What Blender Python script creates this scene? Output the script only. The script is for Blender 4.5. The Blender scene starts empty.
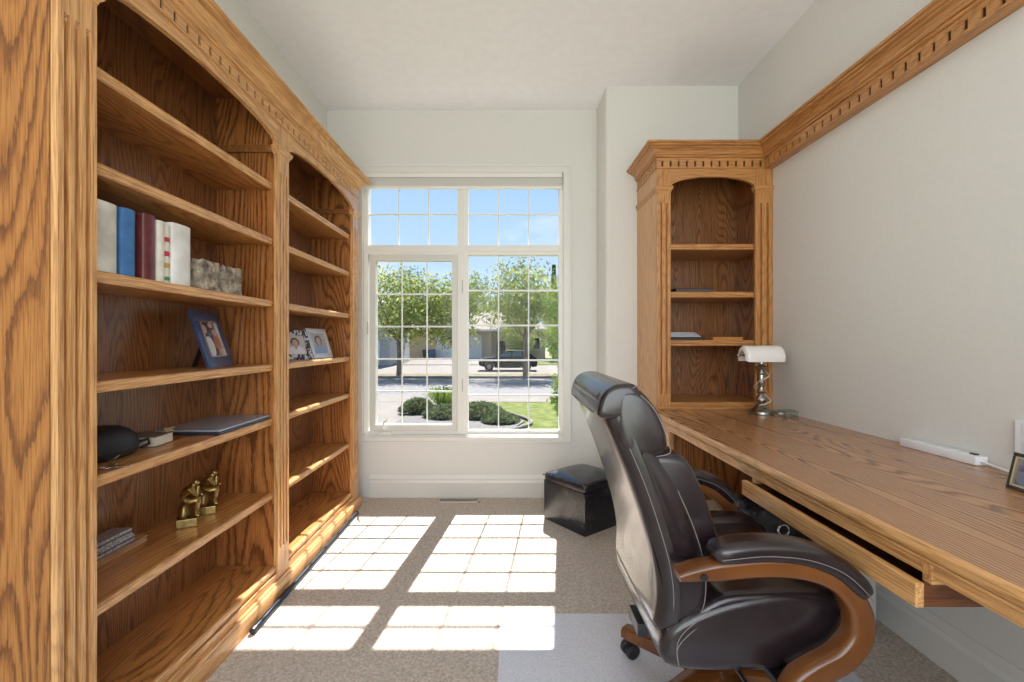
import bpy, bmesh, math, random
from mathutils import Vector, Matrix
random.seed(7)
PI = math.pi
sc = bpy.context.scene
col = sc.collection

# ---------------------------------------------------------------- camera, sky, sun, exposure
cam_d = bpy.data.cameras.new('camera')
cam = bpy.data.objects.new('camera', cam_d); col.objects.link(cam)
cam_d.sensor_width = 36.0
cam_d.lens = 36.0 * 450 / 1024
cam_d.shift_x = 4.0 / 1024
cam_d.clip_start = 0.05; cam_d.clip_end = 500
cam.location = (0, 0, 1.2); cam.rotation_euler = (PI / 2, 0, 0)
sc.camera = cam

SUN_DIR = Vector((0.125, 1.0, 1.335)).normalized()
world = bpy.data.worlds.new('sky'); sc.world = world
world.use_nodes = True
wn = world.node_tree; wn.nodes.clear()
w_out = wn.nodes.new('ShaderNodeOutputWorld')
w_bg = wn.nodes.new('ShaderNodeBackground'); w_bg.inputs['Strength'].default_value = 0.86
w_tc = wn.nodes.new('ShaderNodeTexCoord')
w_sep = wn.nodes.new('ShaderNodeSeparateXYZ')
w_ramp = wn.nodes.new('ShaderNodeValToRGB')
e = w_ramp.color_ramp.elements
e[0].position = 0.0; e[0].color = (0.62, 0.80, 0.98, 1)
e[1].position = 0.55; e[1].color = (0.25, 0.50, 0.90, 1)
w_map = wn.nodes.new('ShaderNodeMapping'); w_map.inputs['Scale'].default_value = (1, 1, 2.6); w_map.inputs['Location'].default_value = (0.35, 0.2, 0.12)
w_no = wn.nodes.new('ShaderNodeTexNoise'); w_no.inputs['Scale'].default_value = 3.0; w_no.inputs['Detail'].default_value = 6
w_cr = wn.nodes.new('ShaderNodeValToRGB')
w_cr.color_ramp.elements[0].position = 0.52; w_cr.color_ramp.elements[0].color = (0, 0, 0, 1)
w_cr.color_ramp.elements[1].position = 0.72; w_cr.color_ramp.elements[1].color = (1, 1, 1, 1)
w_mix = wn.nodes.new('ShaderNodeMix'); w_mix.data_type = 'RGBA'
w_mix.inputs[7].default_value = (0.95, 0.97, 1.0, 1)
L = wn.links.new
L(w_tc.outputs['Generated'], w_sep.inputs[0]); L(w_sep.outputs['Z'], w_ramp.inputs[0])
L(w_tc.outputs['Generated'], w_map.inputs[0]); L(w_map.outputs[0], w_no.inputs['Vector'])
L(w_no.outputs['Fac'], w_cr.inputs[0]); L(w_cr.outputs[0], w_mix.inputs[0])
L(w_ramp.outputs[0], w_mix.inputs[6]); L(w_mix.outputs[2], w_bg.inputs['Color']); L(w_bg.outputs[0], w_out.inputs[0])

sun_d = bpy.data.lights.new('sun', 'SUN'); sun_d.energy = 12.5; sun_d.angle = math.radians(0.5); sun_d.color = (1.0, 0.97, 0.92)
sun = bpy.data.objects.new('sun', sun_d); col.objects.link(sun)
sun.location = (4, 30, 40); sun.rotation_euler = SUN_DIR.to_track_quat('Z', 'Y').to_euler()

# added fill lamp behind the camera, set in the made-up rear opening
fill_d = bpy.data.lights.new('rear_fill', 'AREA'); fill_d.shape = 'RECTANGLE'; fill_d.size = 2.7; fill_d.size_y = 2.2
fill_d.energy = 62; fill_d.color = (0.93, 0.97, 1.0)
fill = bpy.data.objects.new('rear_fill', fill_d); col.objects.link(fill)
fill.location = (0.1, -1.62, 1.5); fill.rotation_euler = (PI / 2, 0, 0)

vs = sc.view_settings
sc.display_settings.display_device = 'sRGB'
vs.view_transform = 'Standard'; vs.look = 'None'; vs.exposure = 0.40; vs.gamma = 1.0; vs.use_curve_mapping = False
sc.cycles.use_denoising = True
sc.cycles.max_bounces = 10; sc.cycles.diffuse_bounces = 6; sc.cycles.transparent_max_bounces = 24
sc.cycles.sample_clamp_indirect = 6.0
sc.cycles.caustics_reflective = False; sc.cycles.caustics_refractive = False

# ---------------------------------------------------------------- materials
def mat(name, color=(0.8, 0.8, 0.8), rough=0.5, metal=0.0, spec=0.5, **kw):
    m = bpy.data.materials.new(name); m.use_nodes = True
    b = m.node_tree.nodes['Principled BSDF']
    b.inputs['Base Color'].default_value = (*color, 1); b.inputs['Roughness'].default_value = rough
    b.inputs['Metallic'].default_value = metal; b.inputs['Specular IOR Level'].default_value = spec
    for k, v in kw.items():
        b.inputs[k.replace('_', ' ')].default_value = v
    return m

def noisy(name, c1, c2, scale=20, rough=0.5, bump=0.0, bscale=None, detail=4, metal=0.0, spec=0.5, stretch=(1, 1, 1), lo=0.35, hi=0.65, bdist=0.01, **kw):
    m = mat(name, c1, rough, metal, spec, **kw); t = m.node_tree; n = t.nodes; l = t.links.new
    b = n['Principled BSDF']
    tc = n.new('ShaderNodeTexCoord'); mp = n.new('ShaderNodeMapping'); mp.inputs['Scale'].default_value = stretch
    no = n.new('ShaderNodeTexNoise'); no.inputs['Scale'].default_value = scale; no.inputs['Detail'].default_value = detail
    cr = n.new('ShaderNodeValToRGB'); cr.color_ramp.elements[0].position = lo; cr.color_ramp.elements[1].position = hi
    cr.color_ramp.elements[0].color = (*c1, 1); cr.color_ramp.elements[1].color = (*c2, 1)
    l(tc.outputs['Object'], mp.inputs[0]); l(mp.outputs[0], no.inputs['Vector']); l(no.outputs['Fac'], cr.inputs[0]); l(cr.outputs[0], b.inputs['Base Color'])
    if bump:
        n2 = n.new('ShaderNodeTexNoise'); n2.inputs['Scale'].default_value = bscale or scale; n2.inputs['Detail'].default_value = 3
        bp = n.new('ShaderNodeBump'); bp.inputs['Strength'].default_value = bump; bp.inputs['Distance'].default_value = bdist
        l(mp.outputs[0], n2.inputs['Vector']); l(n2.outputs['Fac'], bp.inputs['Height']); l(bp.outputs[0], b.inputs['Normal'])
    return m

def oak(name, axis, light=(0.60, 0.30, 0.10), mid=(0.50, 0.225, 0.065), dark=(0.20, 0.075, 0.022), rings=16.0, rough=0.30, wide=1.0, contrast=1.0, ragged=0.30, pore=0.9, stretch=1.0):
    """oak with cathedral grain running along the given axis"""
    m = mat(name, light, rough, spec=0.6); t = m.node_tree; n = t.nodes; l = t.links.new
    b = n['Principled BSDF']
    tc = n.new('ShaderNodeTexCoord'); oi = n.new('ShaderNodeObjectInfo')
    mul = n.new('ShaderNodeMath'); mul.operation = 'MULTIPLY'; mul.inputs[1].default_value = 37.0
    add = n.new('ShaderNodeVectorMath'); add.operation = 'ADD'
    l(oi.outputs['Random'], mul.inputs[0]); l(tc.outputs['Object'], add.inputs[0]); l(mul.outputs[0], add.inputs[1])
    def mapped(along, across):
        mp = n.new('ShaderNodeMapping'); s = [across] * 3; s['XYZ'.index(axis)] = along
        mp.inputs['Scale'].default_value = s; l(add.outputs[0], mp.inputs[0]); return mp
    m1 = mapped(0.72 * wide * stretch, 4.4 * wide)
    n1 = n.new('ShaderNodeTexNoise'); n1.inputs['Scale'].default_value = 1.0; n1.inputs['Detail'].default_value = 1.5; n1.inputs['Roughness'].default_value = 0.3
    l(m1.outputs[0], n1.inputs['Vector'])
    r = n.new('ShaderNodeMath'); r.operation = 'MULTIPLY'; r.inputs[1].default_value = rings; l(n1.outputs['Fac'], r.inputs[0])
    m2 = mapped(26, 190)
    n2 = n.new('ShaderNodeTexNoise'); n2.inputs['Scale'].default_value = 1.0; n2.inputs['Detail'].default_value = 2.0
    l(m2.outputs[0], n2.inputs['Vector'])
    ad = n.new('ShaderNodeMath'); ad.operation = 'MULTIPLY_ADD'; ad.inputs[1].default_value = ragged * 2; l(n2.outputs['Fac'], ad.inputs[0]); l(r.outputs[0], ad.inputs[2])
    pp = n.new('ShaderNodeMath'); pp.operation = 'FRACT'; l(ad.outputs[0], pp.inputs[0])
    cr = n.new('ShaderNodeValToRGB'); el = cr.color_ramp.elements
    def lerp(p, q, f): return tuple(p[i] + (q[i] - p[i]) * f for i in range(3))
    dk = lerp(light, dark, contrast); md = lerp(light, mid, contrast)
    for pos, c in ((0.0, dk), (0.13, lerp(dk, md, 0.3)), (0.27, md), (0.50, light), (0.80, lerp(light, md, 0.35)), (0.93, md), (0.99, dk)):
        if pos == 0.0: a = el[0]
        elif pos == 0.99: a = el[-1]; a.position = 0.99
        else: a = el.new(pos)
        a.color = (*c, 1)
    l(pp.outputs[0], cr.inputs[0])
    m3 = mapped(7, 260)
    n3 = n.new('ShaderNodeTexNoise'); n3.inputs['Scale'].default_value = 1.0; n3.inputs['Detail'].default_value = 2.0
    l(m3.outputs[0], n3.inputs['Vector'])
    c3 = n.new('ShaderNodeValToRGB'); c3.color_ramp.elements[0].position = 0.36; c3.color_ramp.elements[0].color = (0.60, 0.50, 0.42, 1)
    c3.color_ramp.elements[1].position = 0.55; c3.color_ramp.elements[1].color = (1.0, 1.0, 1.0, 1)
    l(n3.outputs['Fac'], c3.inputs[0])
    mx = n.new('ShaderNodeMix'); mx.data_type = 'RGBA'; mx.blend_type = 'MULTIPLY'; mx.inputs[0].default_value = pore
    l(cr.outputs[0], mx.inputs[6]); l(c3.outputs[0], mx.inputs[7]); l(mx.outputs[2], b.inputs['Base Color'])
    bp = n.new('ShaderNodeBump'); bp.inputs['Strength'].default_value = 0.10; bp.inputs['Distance'].default_value = 0.002
    l(n3.outputs['Fac'], bp.inputs['Height']); l(bp.outputs[0], b.inputs['Normal'])
    return m

OX, OY, OZ = (oak('golden oak grain ' + a, a, rings=34, contrast=0.30, light=(0.70, 0.39, 0.16)) for a in 'XYZ')
HXM, HYM, HZM = (oak('rich oak grain ' + a, a, rings=34, contrast=0.36, light=(0.56, 0.275, 0.095)) for a in 'XYZ')
SLOT_SHADE = mat('painted slot shade', (0.045, 0.016, 0.006), 0.6)  # near-black brown standing in for the shade inside the dentil slots
OCLEAT = oak('dark oak cleat', 'Y', rings=20, contrast=0.5, light=(0.36, 0.15, 0.045), mid=(0.28, 0.11, 0.03), dark=(0.13, 0.045, 0.012))
OSHELF = oak('oak shelf board', 'Y', rings=30, contrast=0.8, wide=0.9, light=(0.58, 0.265, 0.08))
OPANEL = oak('oak veneer panel', 'Z', rings=31, wide=0.9, light=(0.47, 0.19, 0.055), mid=(0.36, 0.135, 0.036), dark=(0.15, 0.05, 0.014))
ODESK = oak('oak desktop veneer', 'Y', light=(0.50, 0.265, 0.125), mid=(0.39, 0.19, 0.085), dark=(0.20, 0.085, 0.036), rings=40, rough=0.22, pore=0.3, ragged=0.15, stretch=0.6)
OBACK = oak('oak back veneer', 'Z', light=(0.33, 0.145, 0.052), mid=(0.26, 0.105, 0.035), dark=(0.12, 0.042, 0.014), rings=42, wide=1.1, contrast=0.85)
WALL = noisy('wall paint', (0.695, 0.688, 0.655), (0.715, 0.708, 0.675), 60, 0.75, 0.04, 260, bdist=0.001)
CEIL = noisy('ceiling texture', (0.90, 0.90, 0.93), (0.93, 0.93, 0.96), 18, 0.9, 0.25, 90, bdist=0.003)
TRIM = mat('satin trim paint', (0.74, 0.73, 0.69), 0.35)
VINYL = mat('white vinyl', (0.80, 0.79, 0.75), 0.4)
MUNT = mat('white muntin', (0.78, 0.80, 0.78), 0.4)
CARPET = noisy('beige carpet', (0.54, 0.46, 0.38), (0.90, 0.80, 0.70), 95, 0.95, 0.9, 260, detail=5, spec=0.1, lo=0.3, hi=0.7, bdist=0.012)
LEATHER = noisy('dark brown leather', (0.012, 0.007, 0.0085), (0.018, 0.0105, 0.0125), 30, 0.27, 0.06, 240, bdist=0.001, spec=0.6)
LEATHER.node_tree.nodes['Principled BSDF'].inputs['Coat Weight'].default_value = 0.2
LEATHER.node_tree.nodes['Principled BSDF'].inputs['Coat Roughness'].default_value = 0.12
LEATHERB = noisy('black leather', (0.014, 0.014, 0.018), (0.022, 0.022, 0.028), 30, 0.24, 0.06, 240, bdist=0.001, spec=0.6)
THREAD = mat('pale thread', (0.22, 0.19, 0.18), 0.7)
ARMWOOD = noisy('honey brown lacquered wood', (0.105, 0.034, 0.008), (0.17, 0.058, 0.013), 5, 0.2, stretch=(1, 6, 1), spec=0.6)
PLASTIC = mat('black plastic', (0.012, 0.012, 0.014), 0.4)
DARKMETAL = mat('dark metal', (0.03, 0.035, 0.05), 0.3, 0.8)
CHROME = mat('chrome', (0.6, 0.6, 0.6), 0.2, 1.0)
PEWTER = noisy('pewter', (0.33, 0.30, 0.26), (0.45, 0.41, 0.36), 25, 0.32, metal=1.0)
BRASS = noisy('antique brass', (0.30, 0.20, 0.07), (0.44, 0.32, 0.13), 60, 0.36, 0.3, 120, metal=1.0, bdist=0.003)
WHITE = mat('white plastic', (0.82, 0.83, 0.86), 0.35)
SHADE = mat('white lamp glass', (0.85, 0.81, 0.78), 0.2)

def glass_mat(name, tint=(1, 1, 1), refl=0.06, rough=0.0):
    m = bpy.data.materials.new(name); m.use_nodes = True; t = m.node_tree; t.nodes.clear()
    o = t.nodes.new('ShaderNodeOutputMaterial'); mx = t.nodes.new('ShaderNodeMixShader'); mx.inputs[0].default_value = refl
    tr = t.nodes.new('ShaderNodeBsdfTransparent'); tr.inputs[0].default_value = (*tint, 1)
    gl = t.nodes.new('ShaderNodeBsdfGlossy'); gl.inputs['Roughness'].default_value = rough
    t.links.new(tr.outputs[0], mx.inputs[1]); t.links.new(gl.outputs[0], mx.inputs[2]); t.links.new(mx.outputs[0], o.inputs[0])
    return m
GLASS = glass_mat('window glass', refl=0.005)
DISHGLASS = glass_mat('greenish dish glass', (0.82, 0.85, 0.80), 0.22, 0.05)

def leaf_mat(name, c1, c2, trans=0.45):
    m = bpy.data.materials.new(name); m.use_nodes = True; t = m.node_tree; t.nodes.clear()
    o = t.nodes.new('ShaderNodeOutputMaterial'); mx = t.nodes.new('ShaderNodeMixShader'); mx.inputs[0].default_value = trans
    d = t.nodes.new('ShaderNodeBsdfDiffuse'); tr = t.nodes.new('ShaderNodeBsdfTranslucent')
    tc = t.nodes.new('ShaderNodeTexCoord'); no = t.nodes.new('ShaderNodeTexNoise'); no.inputs['Scale'].default_value = 2.5
    cr = t.nodes.new('ShaderNodeValToRGB'); cr.color_ramp.elements[0].position = 0.35; cr.color_ramp.elements[1].position = 0.65
    cr.color_ramp.elements[0].color = (*c1, 1); cr.color_ramp.elements[1].color = (*c2, 1)
    k = t.links.new
    k(tc.outputs['Object'], no.inputs[0]); k(no.outputs['Fac'], cr.inputs[0]); k(cr.outputs[0], d.inputs[0]); k(cr.outputs[0], tr.inputs[0])
    k(d.outputs[0], mx.inputs[1]); k(tr.outputs[0], mx.inputs[2]); k(mx.outputs[0], o.inputs[0])
    return m
LEAF = leaf_mat('elm leaves', (0.22, 0.27, 0.08), (0.38, 0.41, 0.15), 0.5)
LEAFB = leaf_mat('bright leaves', (0.14, 0.22, 0.04), (0.26, 0.34, 0.09))
LEAFD = leaf_mat('conifer needles', (0.05, 0.10, 0.05), (0.10, 0.16, 0.08), 0.2)
JUNIPER = leaf_mat('juniper needles', (0.10, 0.13, 0.065), (0.20, 0.23, 0.12), 0.4)
BLADE = leaf_mat('spiky blades', (0.16, 0.24, 0.04), (0.28, 0.34, 0.08), 0.4)
BARK = noisy('bark', (0.13, 0.10, 0.08), (0.24, 0.19, 0.15), 12, 0.9, 0.5)
GRASS = noisy('lawn grass', (0.075, 0.10, 0.026), (0.155, 0.17, 0.06), 3.0, 0.95, 0.8, 60, spec=0.05)
DRYGRASS = noisy('dry grass', (0.12, 0.11, 0.065), (0.19, 0.165, 0.11), 3.0, 0.95, 0.6, 40, spec=0.05)
CONCRETE = noisy('pale concrete', (0.165, 0.148, 0.136), (0.195, 0.176, 0.160), 1.5, 0.9, spec=0.1)
ASPHALT = noisy('worn asphalt', (0.14, 0.137, 0.14), (0.18, 0.176, 0.178), 4, 0.9, spec=0.1)
MULCH = noisy('grey gravel mulch', (0.06, 0.055, 0.052), (0.16, 0.15, 0.14), 25, 0.95, 0.8, 50)

# ---------------------------------------------------------------- mesh helpers
WL = {}
def wl(o): return WL.get(o.name, Vector((0, 0, 0)))

class MB:
    def __init__(s): s.bm = bmesh.new()
    def face(s, vs):
        try: return s.bm.faces.new(vs)
        except ValueError: return None
    def box(s, x0, x1, y0, y1, z0, z1, bev=0.0):
        if x1 < x0: x0, x1 = x1, x0
        if y1 < y0: y0, y1 = y1, y0
        M = Matrix.Translation(((x0 + x1) / 2, (y0 + y1) / 2, (z0 + z1) / 2)) @ Matrix.Diagonal((x1 - x0, y1 - y0, z1 - z0, 1))
        r = bmesh.ops.create_cube(s.bm, size=1.0, matrix=M)
        if bev:
            es = list({e for v in r['verts'] for e in v.link_edges})
            bmesh.ops.bevel(s.bm, geom=es, offset=bev, segments=2, affect='EDGES', profile=0.6)
        return s
    def hexa(s, p):  # 8 points: bottom 4, top 4
        v = [s.bm.verts.new(q) for q in p]
        for f in ((3, 2, 1, 0), (4, 5, 6, 7), (0, 1, 5, 4), (1, 2, 6, 5), (2, 3, 7, 6), (3, 0, 4, 7)): s.face([v[i] for i in f])
        return s
    def rings(s, rings, cap=True, closed=False, wrap=True):
        R = [[s.bm.verts.new(p) for p in r] for r in rings]
        n = len(R[0]); prs = list(zip(R, R[1:])) + ([(R[-1], R[0])] if closed else [])
        for a, b in prs:
            for i in range(n if wrap else n - 1):
                j = (i + 1) % n; s.face([a[i], a[j], b[j], b[i]])
        if cap and not closed: s.face(R[0][::-1]); s.face(R[-1])
        return s
    def tube(s, pts, r, n=8, cap=True):
        pts = [Vector(p) for p in pts]; rs = r if isinstance(r, (list, tuple)) else [r] * len(pts)
        rings = []; up = None
        for i, p in enumerate(pts):
            t = (pts[min(i + 1, len(pts) - 1)] - pts[max(i - 1, 0)]).normalized()
            if up is None: up = t.orthogonal().normalized()
            up = (up - t * up.dot(t)).normalized(); sd = t.cross(up)
            rings.append([p + (up * math.cos(2 * PI * k / n) + sd * math.sin(2 * PI * k / n)) * rs[i] for k in range(n)])
        return s.rings(rings, cap)
    def lathe(s, prof, c=(0, 0, 0), n=24, axis='Z'):
        rings = []
        for r, h in prof:
            ring = []
            for k in range(n):
                a = 2 * PI * k / n; u, v = r * math.cos(a), r * math.sin(a)
                q = {'Z': (u, v, h), 'Y': (u, h, -v), 'X': (h, u, v)}[axis]
                ring.append((c[0] + q[0], c[1] + q[1], c[2] + q[2]))
            rings.append(ring)
        return s.rings(rings)
    def prism(s, poly, a0, a1, axis='Y'):
        def P(u, v, a): return {'Y': (u, a, v), 'X': (a, u, v), 'Z': (u, v, a)}[axis]
        return s.rings([[P(u, v, a0) for u, v in poly], [P(u, v, a1) for u, v in poly]])
    def puff(s, poly, y0, y1, r, hyf=None, axis='Y', steps=5, scale=False):
        """closed outline extruded with rounded ends (outline shrinks near both ends)"""
        n = len(poly); P = [Vector(p) for p in poly]
        A = sum(P[i].x * P[(i + 1) % n].y - P[(i + 1) % n].x * P[i].y for i in range(n))
        N = []
        for i in range(n):
            t = (P[(i + 1) % n] - P[i - 1]).normalized(); q = Vector((t.y, -t.x)); N.append(q if A > 0 else -q)
        cy = (y0 + y1) / 2; h = (y1 - y0) / 2; sl = []
        for k in range(steps + 1):
            a = PI / 2 * k / steps; sl.append((-h + r * (1 - math.cos(a)) if False else -(h - r) - r * math.cos(a), r * (1 - math.sin(a))))
        sl = sl + [(-a, b) for a, b in sl[::-1]]
        xs_ = [p.x for p in P]; ys_ = [p.y for p in P]; bc = Vector(((min(xs_) + max(xs_)) / 2, (min(ys_) + max(ys_)) / 2)); bh = Vector(((max(xs_) - min(xs_)) / 2, (max(ys_) - min(ys_)) / 2))
        rings = []
        for y, d in sl:
            ring = []
            for i in range(n):
                q = Vector((bc.x + (P[i].x - bc.x) * (1 - d / bh.x), bc.y + (P[i].y - bc.y) * (1 - d / bh.y))) if scale else P[i] - N[i] * d
                yy = cy + y * (hyf(P[i].y) if hyf else 1)
                ring.append({'Y': (q.x, yy, q.y), 'X': (yy, q.x, q.y), 'Z': (q.x, q.y, yy)}[axis])
            rings.append(ring)
        return s.rings(rings)
    def ribbon(s, path, y, w, t, r=0.3):
        """rounded-rectangle section swept along an (x, z) path at constant y"""
        P = [Vector(p) for p in path]; rings = []
        ts = t if isinstance(t, (list, tuple)) else [t] * len(P)
        ws = w if isinstance(w, (list, tuple)) else [w] * len(P)
        for i, p in enumerate(P):
            tg = (P[min(i + 1, len(P) - 1)] - P[max(i - 1, 0)]).normalized(); nm = Vector((-tg.y, tg.x)); ring = []
            for k in range(16):
                a = 2 * PI * (k + 0.5) / 16; c, q = math.cos(a), math.sin(a)
                e_ = r; u = math.copysign(abs(c) ** e_, c); v = math.copysign(abs(q) ** e_, q)
                ring.append((p.x + nm.x * v * ts[i] / 2, y + u * ws[i] / 2, p.y + nm.y * v * ts[i] / 2))
            rings.append(ring)
        return s.rings(rings)
    def ellipsoid(s, c, r, n=16, m=10):
        rings = []
        for j in range(m + 1):
            a = PI * (j / m) ; a = max(0.02, min(PI - 0.02, a))
            rings.append([(c[0] + r[0] * math.sin(a) * math.cos(2 * PI * k / n), c[1] + r[1] * math.sin(a) * math.sin(2 * PI * k / n), c[2] - r[2] * math.cos(a)) for k in range(n)])
        return s.rings(rings)
    def xf(s, M):
        bmesh.ops.transform(s.bm, matrix=M, verts=s.bm.verts); return s
    def build(s, name, m, parent=None, smooth=False, local=False, base=True):
        bm = s.bm
        bmesh.ops.recalc_face_normals(bm, faces=bm.faces)
        me = bpy.data.meshes.new(name)
        o = None
        if parent is not None: off = Vector((0, 0, 0)) if local else wl(parent)
        elif base and not local and len(bm.verts):
            xs = [v.co.x for v in bm.verts]; ys = [v.co.y for v in bm.verts]; zs = [v.co.z for v in bm.verts]
            off = Vector(((min(xs) + max(xs)) / 2, (min(ys) + max(ys)) / 2, min(zs)))
        else: off = Vector((0, 0, 0))
        if off.length: bmesh.ops.translate(bm, verts=bm.verts, vec=-off)
        bm.to_mesh(me); bm.free()
        if smooth:
            me.polygons.foreach_set('use_smooth', [True] * len(me.polygons))
            if smooth != 'all': me.set_sharp_from_angle(angle=math.radians(smooth if isinstance(smooth, (int, float)) and smooth > 1 else 40))
        me.materials.append(m)
        o = bpy.data.objects.new(name, me); col.objects.link(o)
        if parent is not None: o.parent = parent; WL[o.name] = Vector(off) if not local else wl(parent)
        else: o.location = off; WL[o.name] = Vector(off)
        return o

def tag(o, label=None, cat=None, group=None, kind=None):
    if label: o['label'] = label
    if cat: o['category'] = cat
    if group: o['group'] = group
    if kind: o['kind'] = kind
    return o
def thing(name, label, cat, loc=(0, 0, 0), rz=0, group=None, kind=None):
    o = bpy.data.objects.new(name, None); col.objects.link(o); o.empty_display_size = 0.05
    o.location = loc; o.rotation_euler = (0, 0, rz); WL[o.name] = Vector(loc)
    return tag(o, label, cat, group, kind)
def struct(name, mb, m, smooth=False):
    return tag(mb.build(name, m, smooth=smooth), kind='structure')
def smoothpath(pts, n=6):
    P = [Vector(p) for p in pts]; out = []
    for i in range(len(P) - 1):
        p0, p1, p2, p3 = P[max(i - 1, 0)], P[i], P[i + 1], P[min(i + 2, len(P) - 1)]
        for k in range(n):
            t = k / n
            out.append(0.5 * ((2 * p1) + (p2 - p0) * t + (2 * p0 - 5 * p1 + 4 * p2 - p3) * t * t + (3 * p1 - p0 - 3 * p2 + p3) * t ** 3))
    out.append(P[-1]); return out
def smoothloop(pts, n=5):
    P = [Vector(p) for p in pts]; N = len(P); out = []
    for i in range(N):
        p0, p1, p2, p3 = P[i - 1], P[i], P[(i + 1) % N], P[(i + 2) % N]
        for k in range(n):
            t = k / n
            out.append(0.5 * ((2 * p1) + (p2 - p0) * t + (2 * p0 - 5 * p1 + 4 * p2 - p3) * t * t + (3 * p1 - p0 - 3 * p2 + p3) * t ** 3))
    return out
# sweep an (out, z) profile along a plan path, mitred; the outward side is to the right of travel
def sweep_offsets(path):
    P = [Vector(p) for p in path]; res = []
    for i, p in enumerate(P):
        ns = []
        if i > 0: d = (P[i] - P[i - 1]).normalized(); ns.append(Vector((d.y, -d.x)))
        if i < len(P) - 1: d = (P[i + 1] - P[i]).normalized(); ns.append(Vector((d.y, -d.x)))
        if len(ns) == 1: res.append(ns[0])
        else:
            b = (ns[0] + ns[1]).normalized(); res.append(b / b.dot(ns[0]))
    return P, res
def sweep(mb, path, prof, i0=0, i1=None):
    P, N = sweep_offsets(path); i1 = len(P) - 1 if i1 is None else i1
    rings = [[(P[i].x + N[i].x * o, P[i].y + N[i].y * o, z) for o, z in prof] for i in range(i0, i1 + 1)]
    mb.rings(rings)
def seg_boxes(mb, path, k, spans, o0, o1, z0, z1):
    P = [Vector(p) for p in path]; d = (P[k + 1] - P[k]).normalized(); nrm = Vector((d.y, -d.x))
    for a, b in spans:
        pa, pb = P[k] + d * a, P[k] + d * b
        q = [pa + nrm * o0, pb + nrm * o0, pb + nrm * o1, pa + nrm * o1]
        mb.hexa([(v.x, v.y, z0) for v in q] + [(v.x, v.y, z1) for v in q])
def crown_profile(zb):
    return [(-0.05, zb + 0.066), (0.008, zb + 0.066), (0.012, zb + 0.069), (0.012, zb + 0.076), (0.008, zb + 0.0765), (0.018, zb + 0.080), (0.018, zb + 0.086), (0.015, zb + 0.0865), (0.020, zb + 0.096), (0.029, zb + 0.105), (0.042, zb + 0.111), (0.048, zb + 0.112), (0.050, zb + 0.116), (0.046, zb + 0.1175), (0.062, zb + 0.119), (0.066, zb + 0.123), (0.066, zb + 0.128), (0.061, zb + 0.1285), (0.073, zb + 0.130), (0.076, zb + 0.133), (0.076, zb + 0.141), (-0.05, zb + 0.141)]
def dentil_spans(L_, start=0.028, pitch=0.0565, w=0.013, flip=False):
    s = []; a = 0.0; x = start
    while x + w < L_ - 0.012:
        s.append((a, x)); a = x + w; x += pitch
    s.append((a, L_)); return s
def crown(parent, path, zb, segs, i0, i1, mat_along):
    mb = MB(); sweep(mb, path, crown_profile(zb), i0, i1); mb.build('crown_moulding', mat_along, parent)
    mb = MB()
    sweep(mb, path, [(-0.03, zb), (0.006, zb), (0.006, zb + 0.007), (0.0, zb + 0.009), (0.0, zb + 0.012), (-0.03, zb + 0.012)], i0, i1)
    sweep(mb, path, [(-0.03, zb + 0.047), (0.0, zb + 0.047), (0.0, zb + 0.070), (-0.03, zb + 0.070)], i0, i1)
    for k in segs:
        Ls = (Vector(path[k + 1]) - Vector(path[k])).length
        lateral = abs(path[k + 1][0] - path[k][0]) > abs(path[k + 1][1] - path[k][1])
        seg_boxes(mb, path, k, dentil_spans(Ls, pitch=0.0495 if lateral else 0.058, w=0.012 if lateral else 0.015), -0.007, -0.0002, zb + 0.011, zb + 0.048)
    mb.build('dentil_band', mat_along, parent)
    mb = MB(); sweep(mb, path, [(-0.012, zb + 0.002), (-0.0075, zb + 0.002), (-0.0075, zb + 0.066), (-0.012, zb + 0.066)], i0, i1)  # dark strip added behind the blocks, painting in the slots' shade
    mb.build('slot_shade_strip', SLOT_SHADE, parent)

# ---------------------------------------------------------------- room shell
XL, XR, YB, YP, XP, ZC, YR = -1.392, 1.605, 3.46, 3.136, 0.683, 2.977, -1.7
m = MB(); m.box(XL - 0.15, XR + 0.15, YR - 0.3, YB + 0.14, -0.15, 0.0); struct('floor', m, CARPET)
m = MB(); m.box(XL - 0.15, XR + 0.15, YR - 0.3, YB + 0.16, ZC, ZC + 0.15); struct('ceiling', m, CEIL)
m = MB(); m.box(XL - 0.12, XL, YR - 0.3, YB + 0.16, 0, ZC); struct('wall_left', m, WALL)
m = MB(); m.box(XR, XR + 0.12, YR - 0.3, YB + 0.16, 0, ZC); struct('wall_right', m, WALL)
# window opening in the back wall
WX0, WX1, WZ0, WZ1 = -1.115, 0.425, 0.465, 2.49
m = MB()
m.box(XL, WX0, YB, YB + 0.16, 0, ZC); m.box(WX1, XR, YB, YB + 0.16, 0, ZC)
m.box(WX0, WX1, YB, YB + 0.16, 0, WZ0); m.box(WX0, WX1, YB, YB + 0.16, WZ1, ZC)
struct('wall_back', m, WALL)
# pier wall with a rounded plaster corner
m = MB(); r = 0.022
arc = [(XP + r - r * math.cos(a), YP + r - r * math.sin(a)) for a in [PI / 2 * k / 6 for k in range(7)]]
m.prism([(XP, YB)] + arc + [(XR, YP), (XR, YB)], 0, ZC, 'Z')
struct('wall_pier', m, WALL, smooth=40)
# unseen rear wall; its wide opening is added to let fill light in
m = MB(); m.box(XL, XL + 0.12, YR - 0.12, YR, 0, ZC); m.box(XR - 0.12, XR, YR - 0.12, YR, 0, ZC); m.box(XL + 0.12, XR - 0.12, YR - 0.12, YR, 2.62, ZC)
struct('wall_rear', m, WALL)

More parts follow.
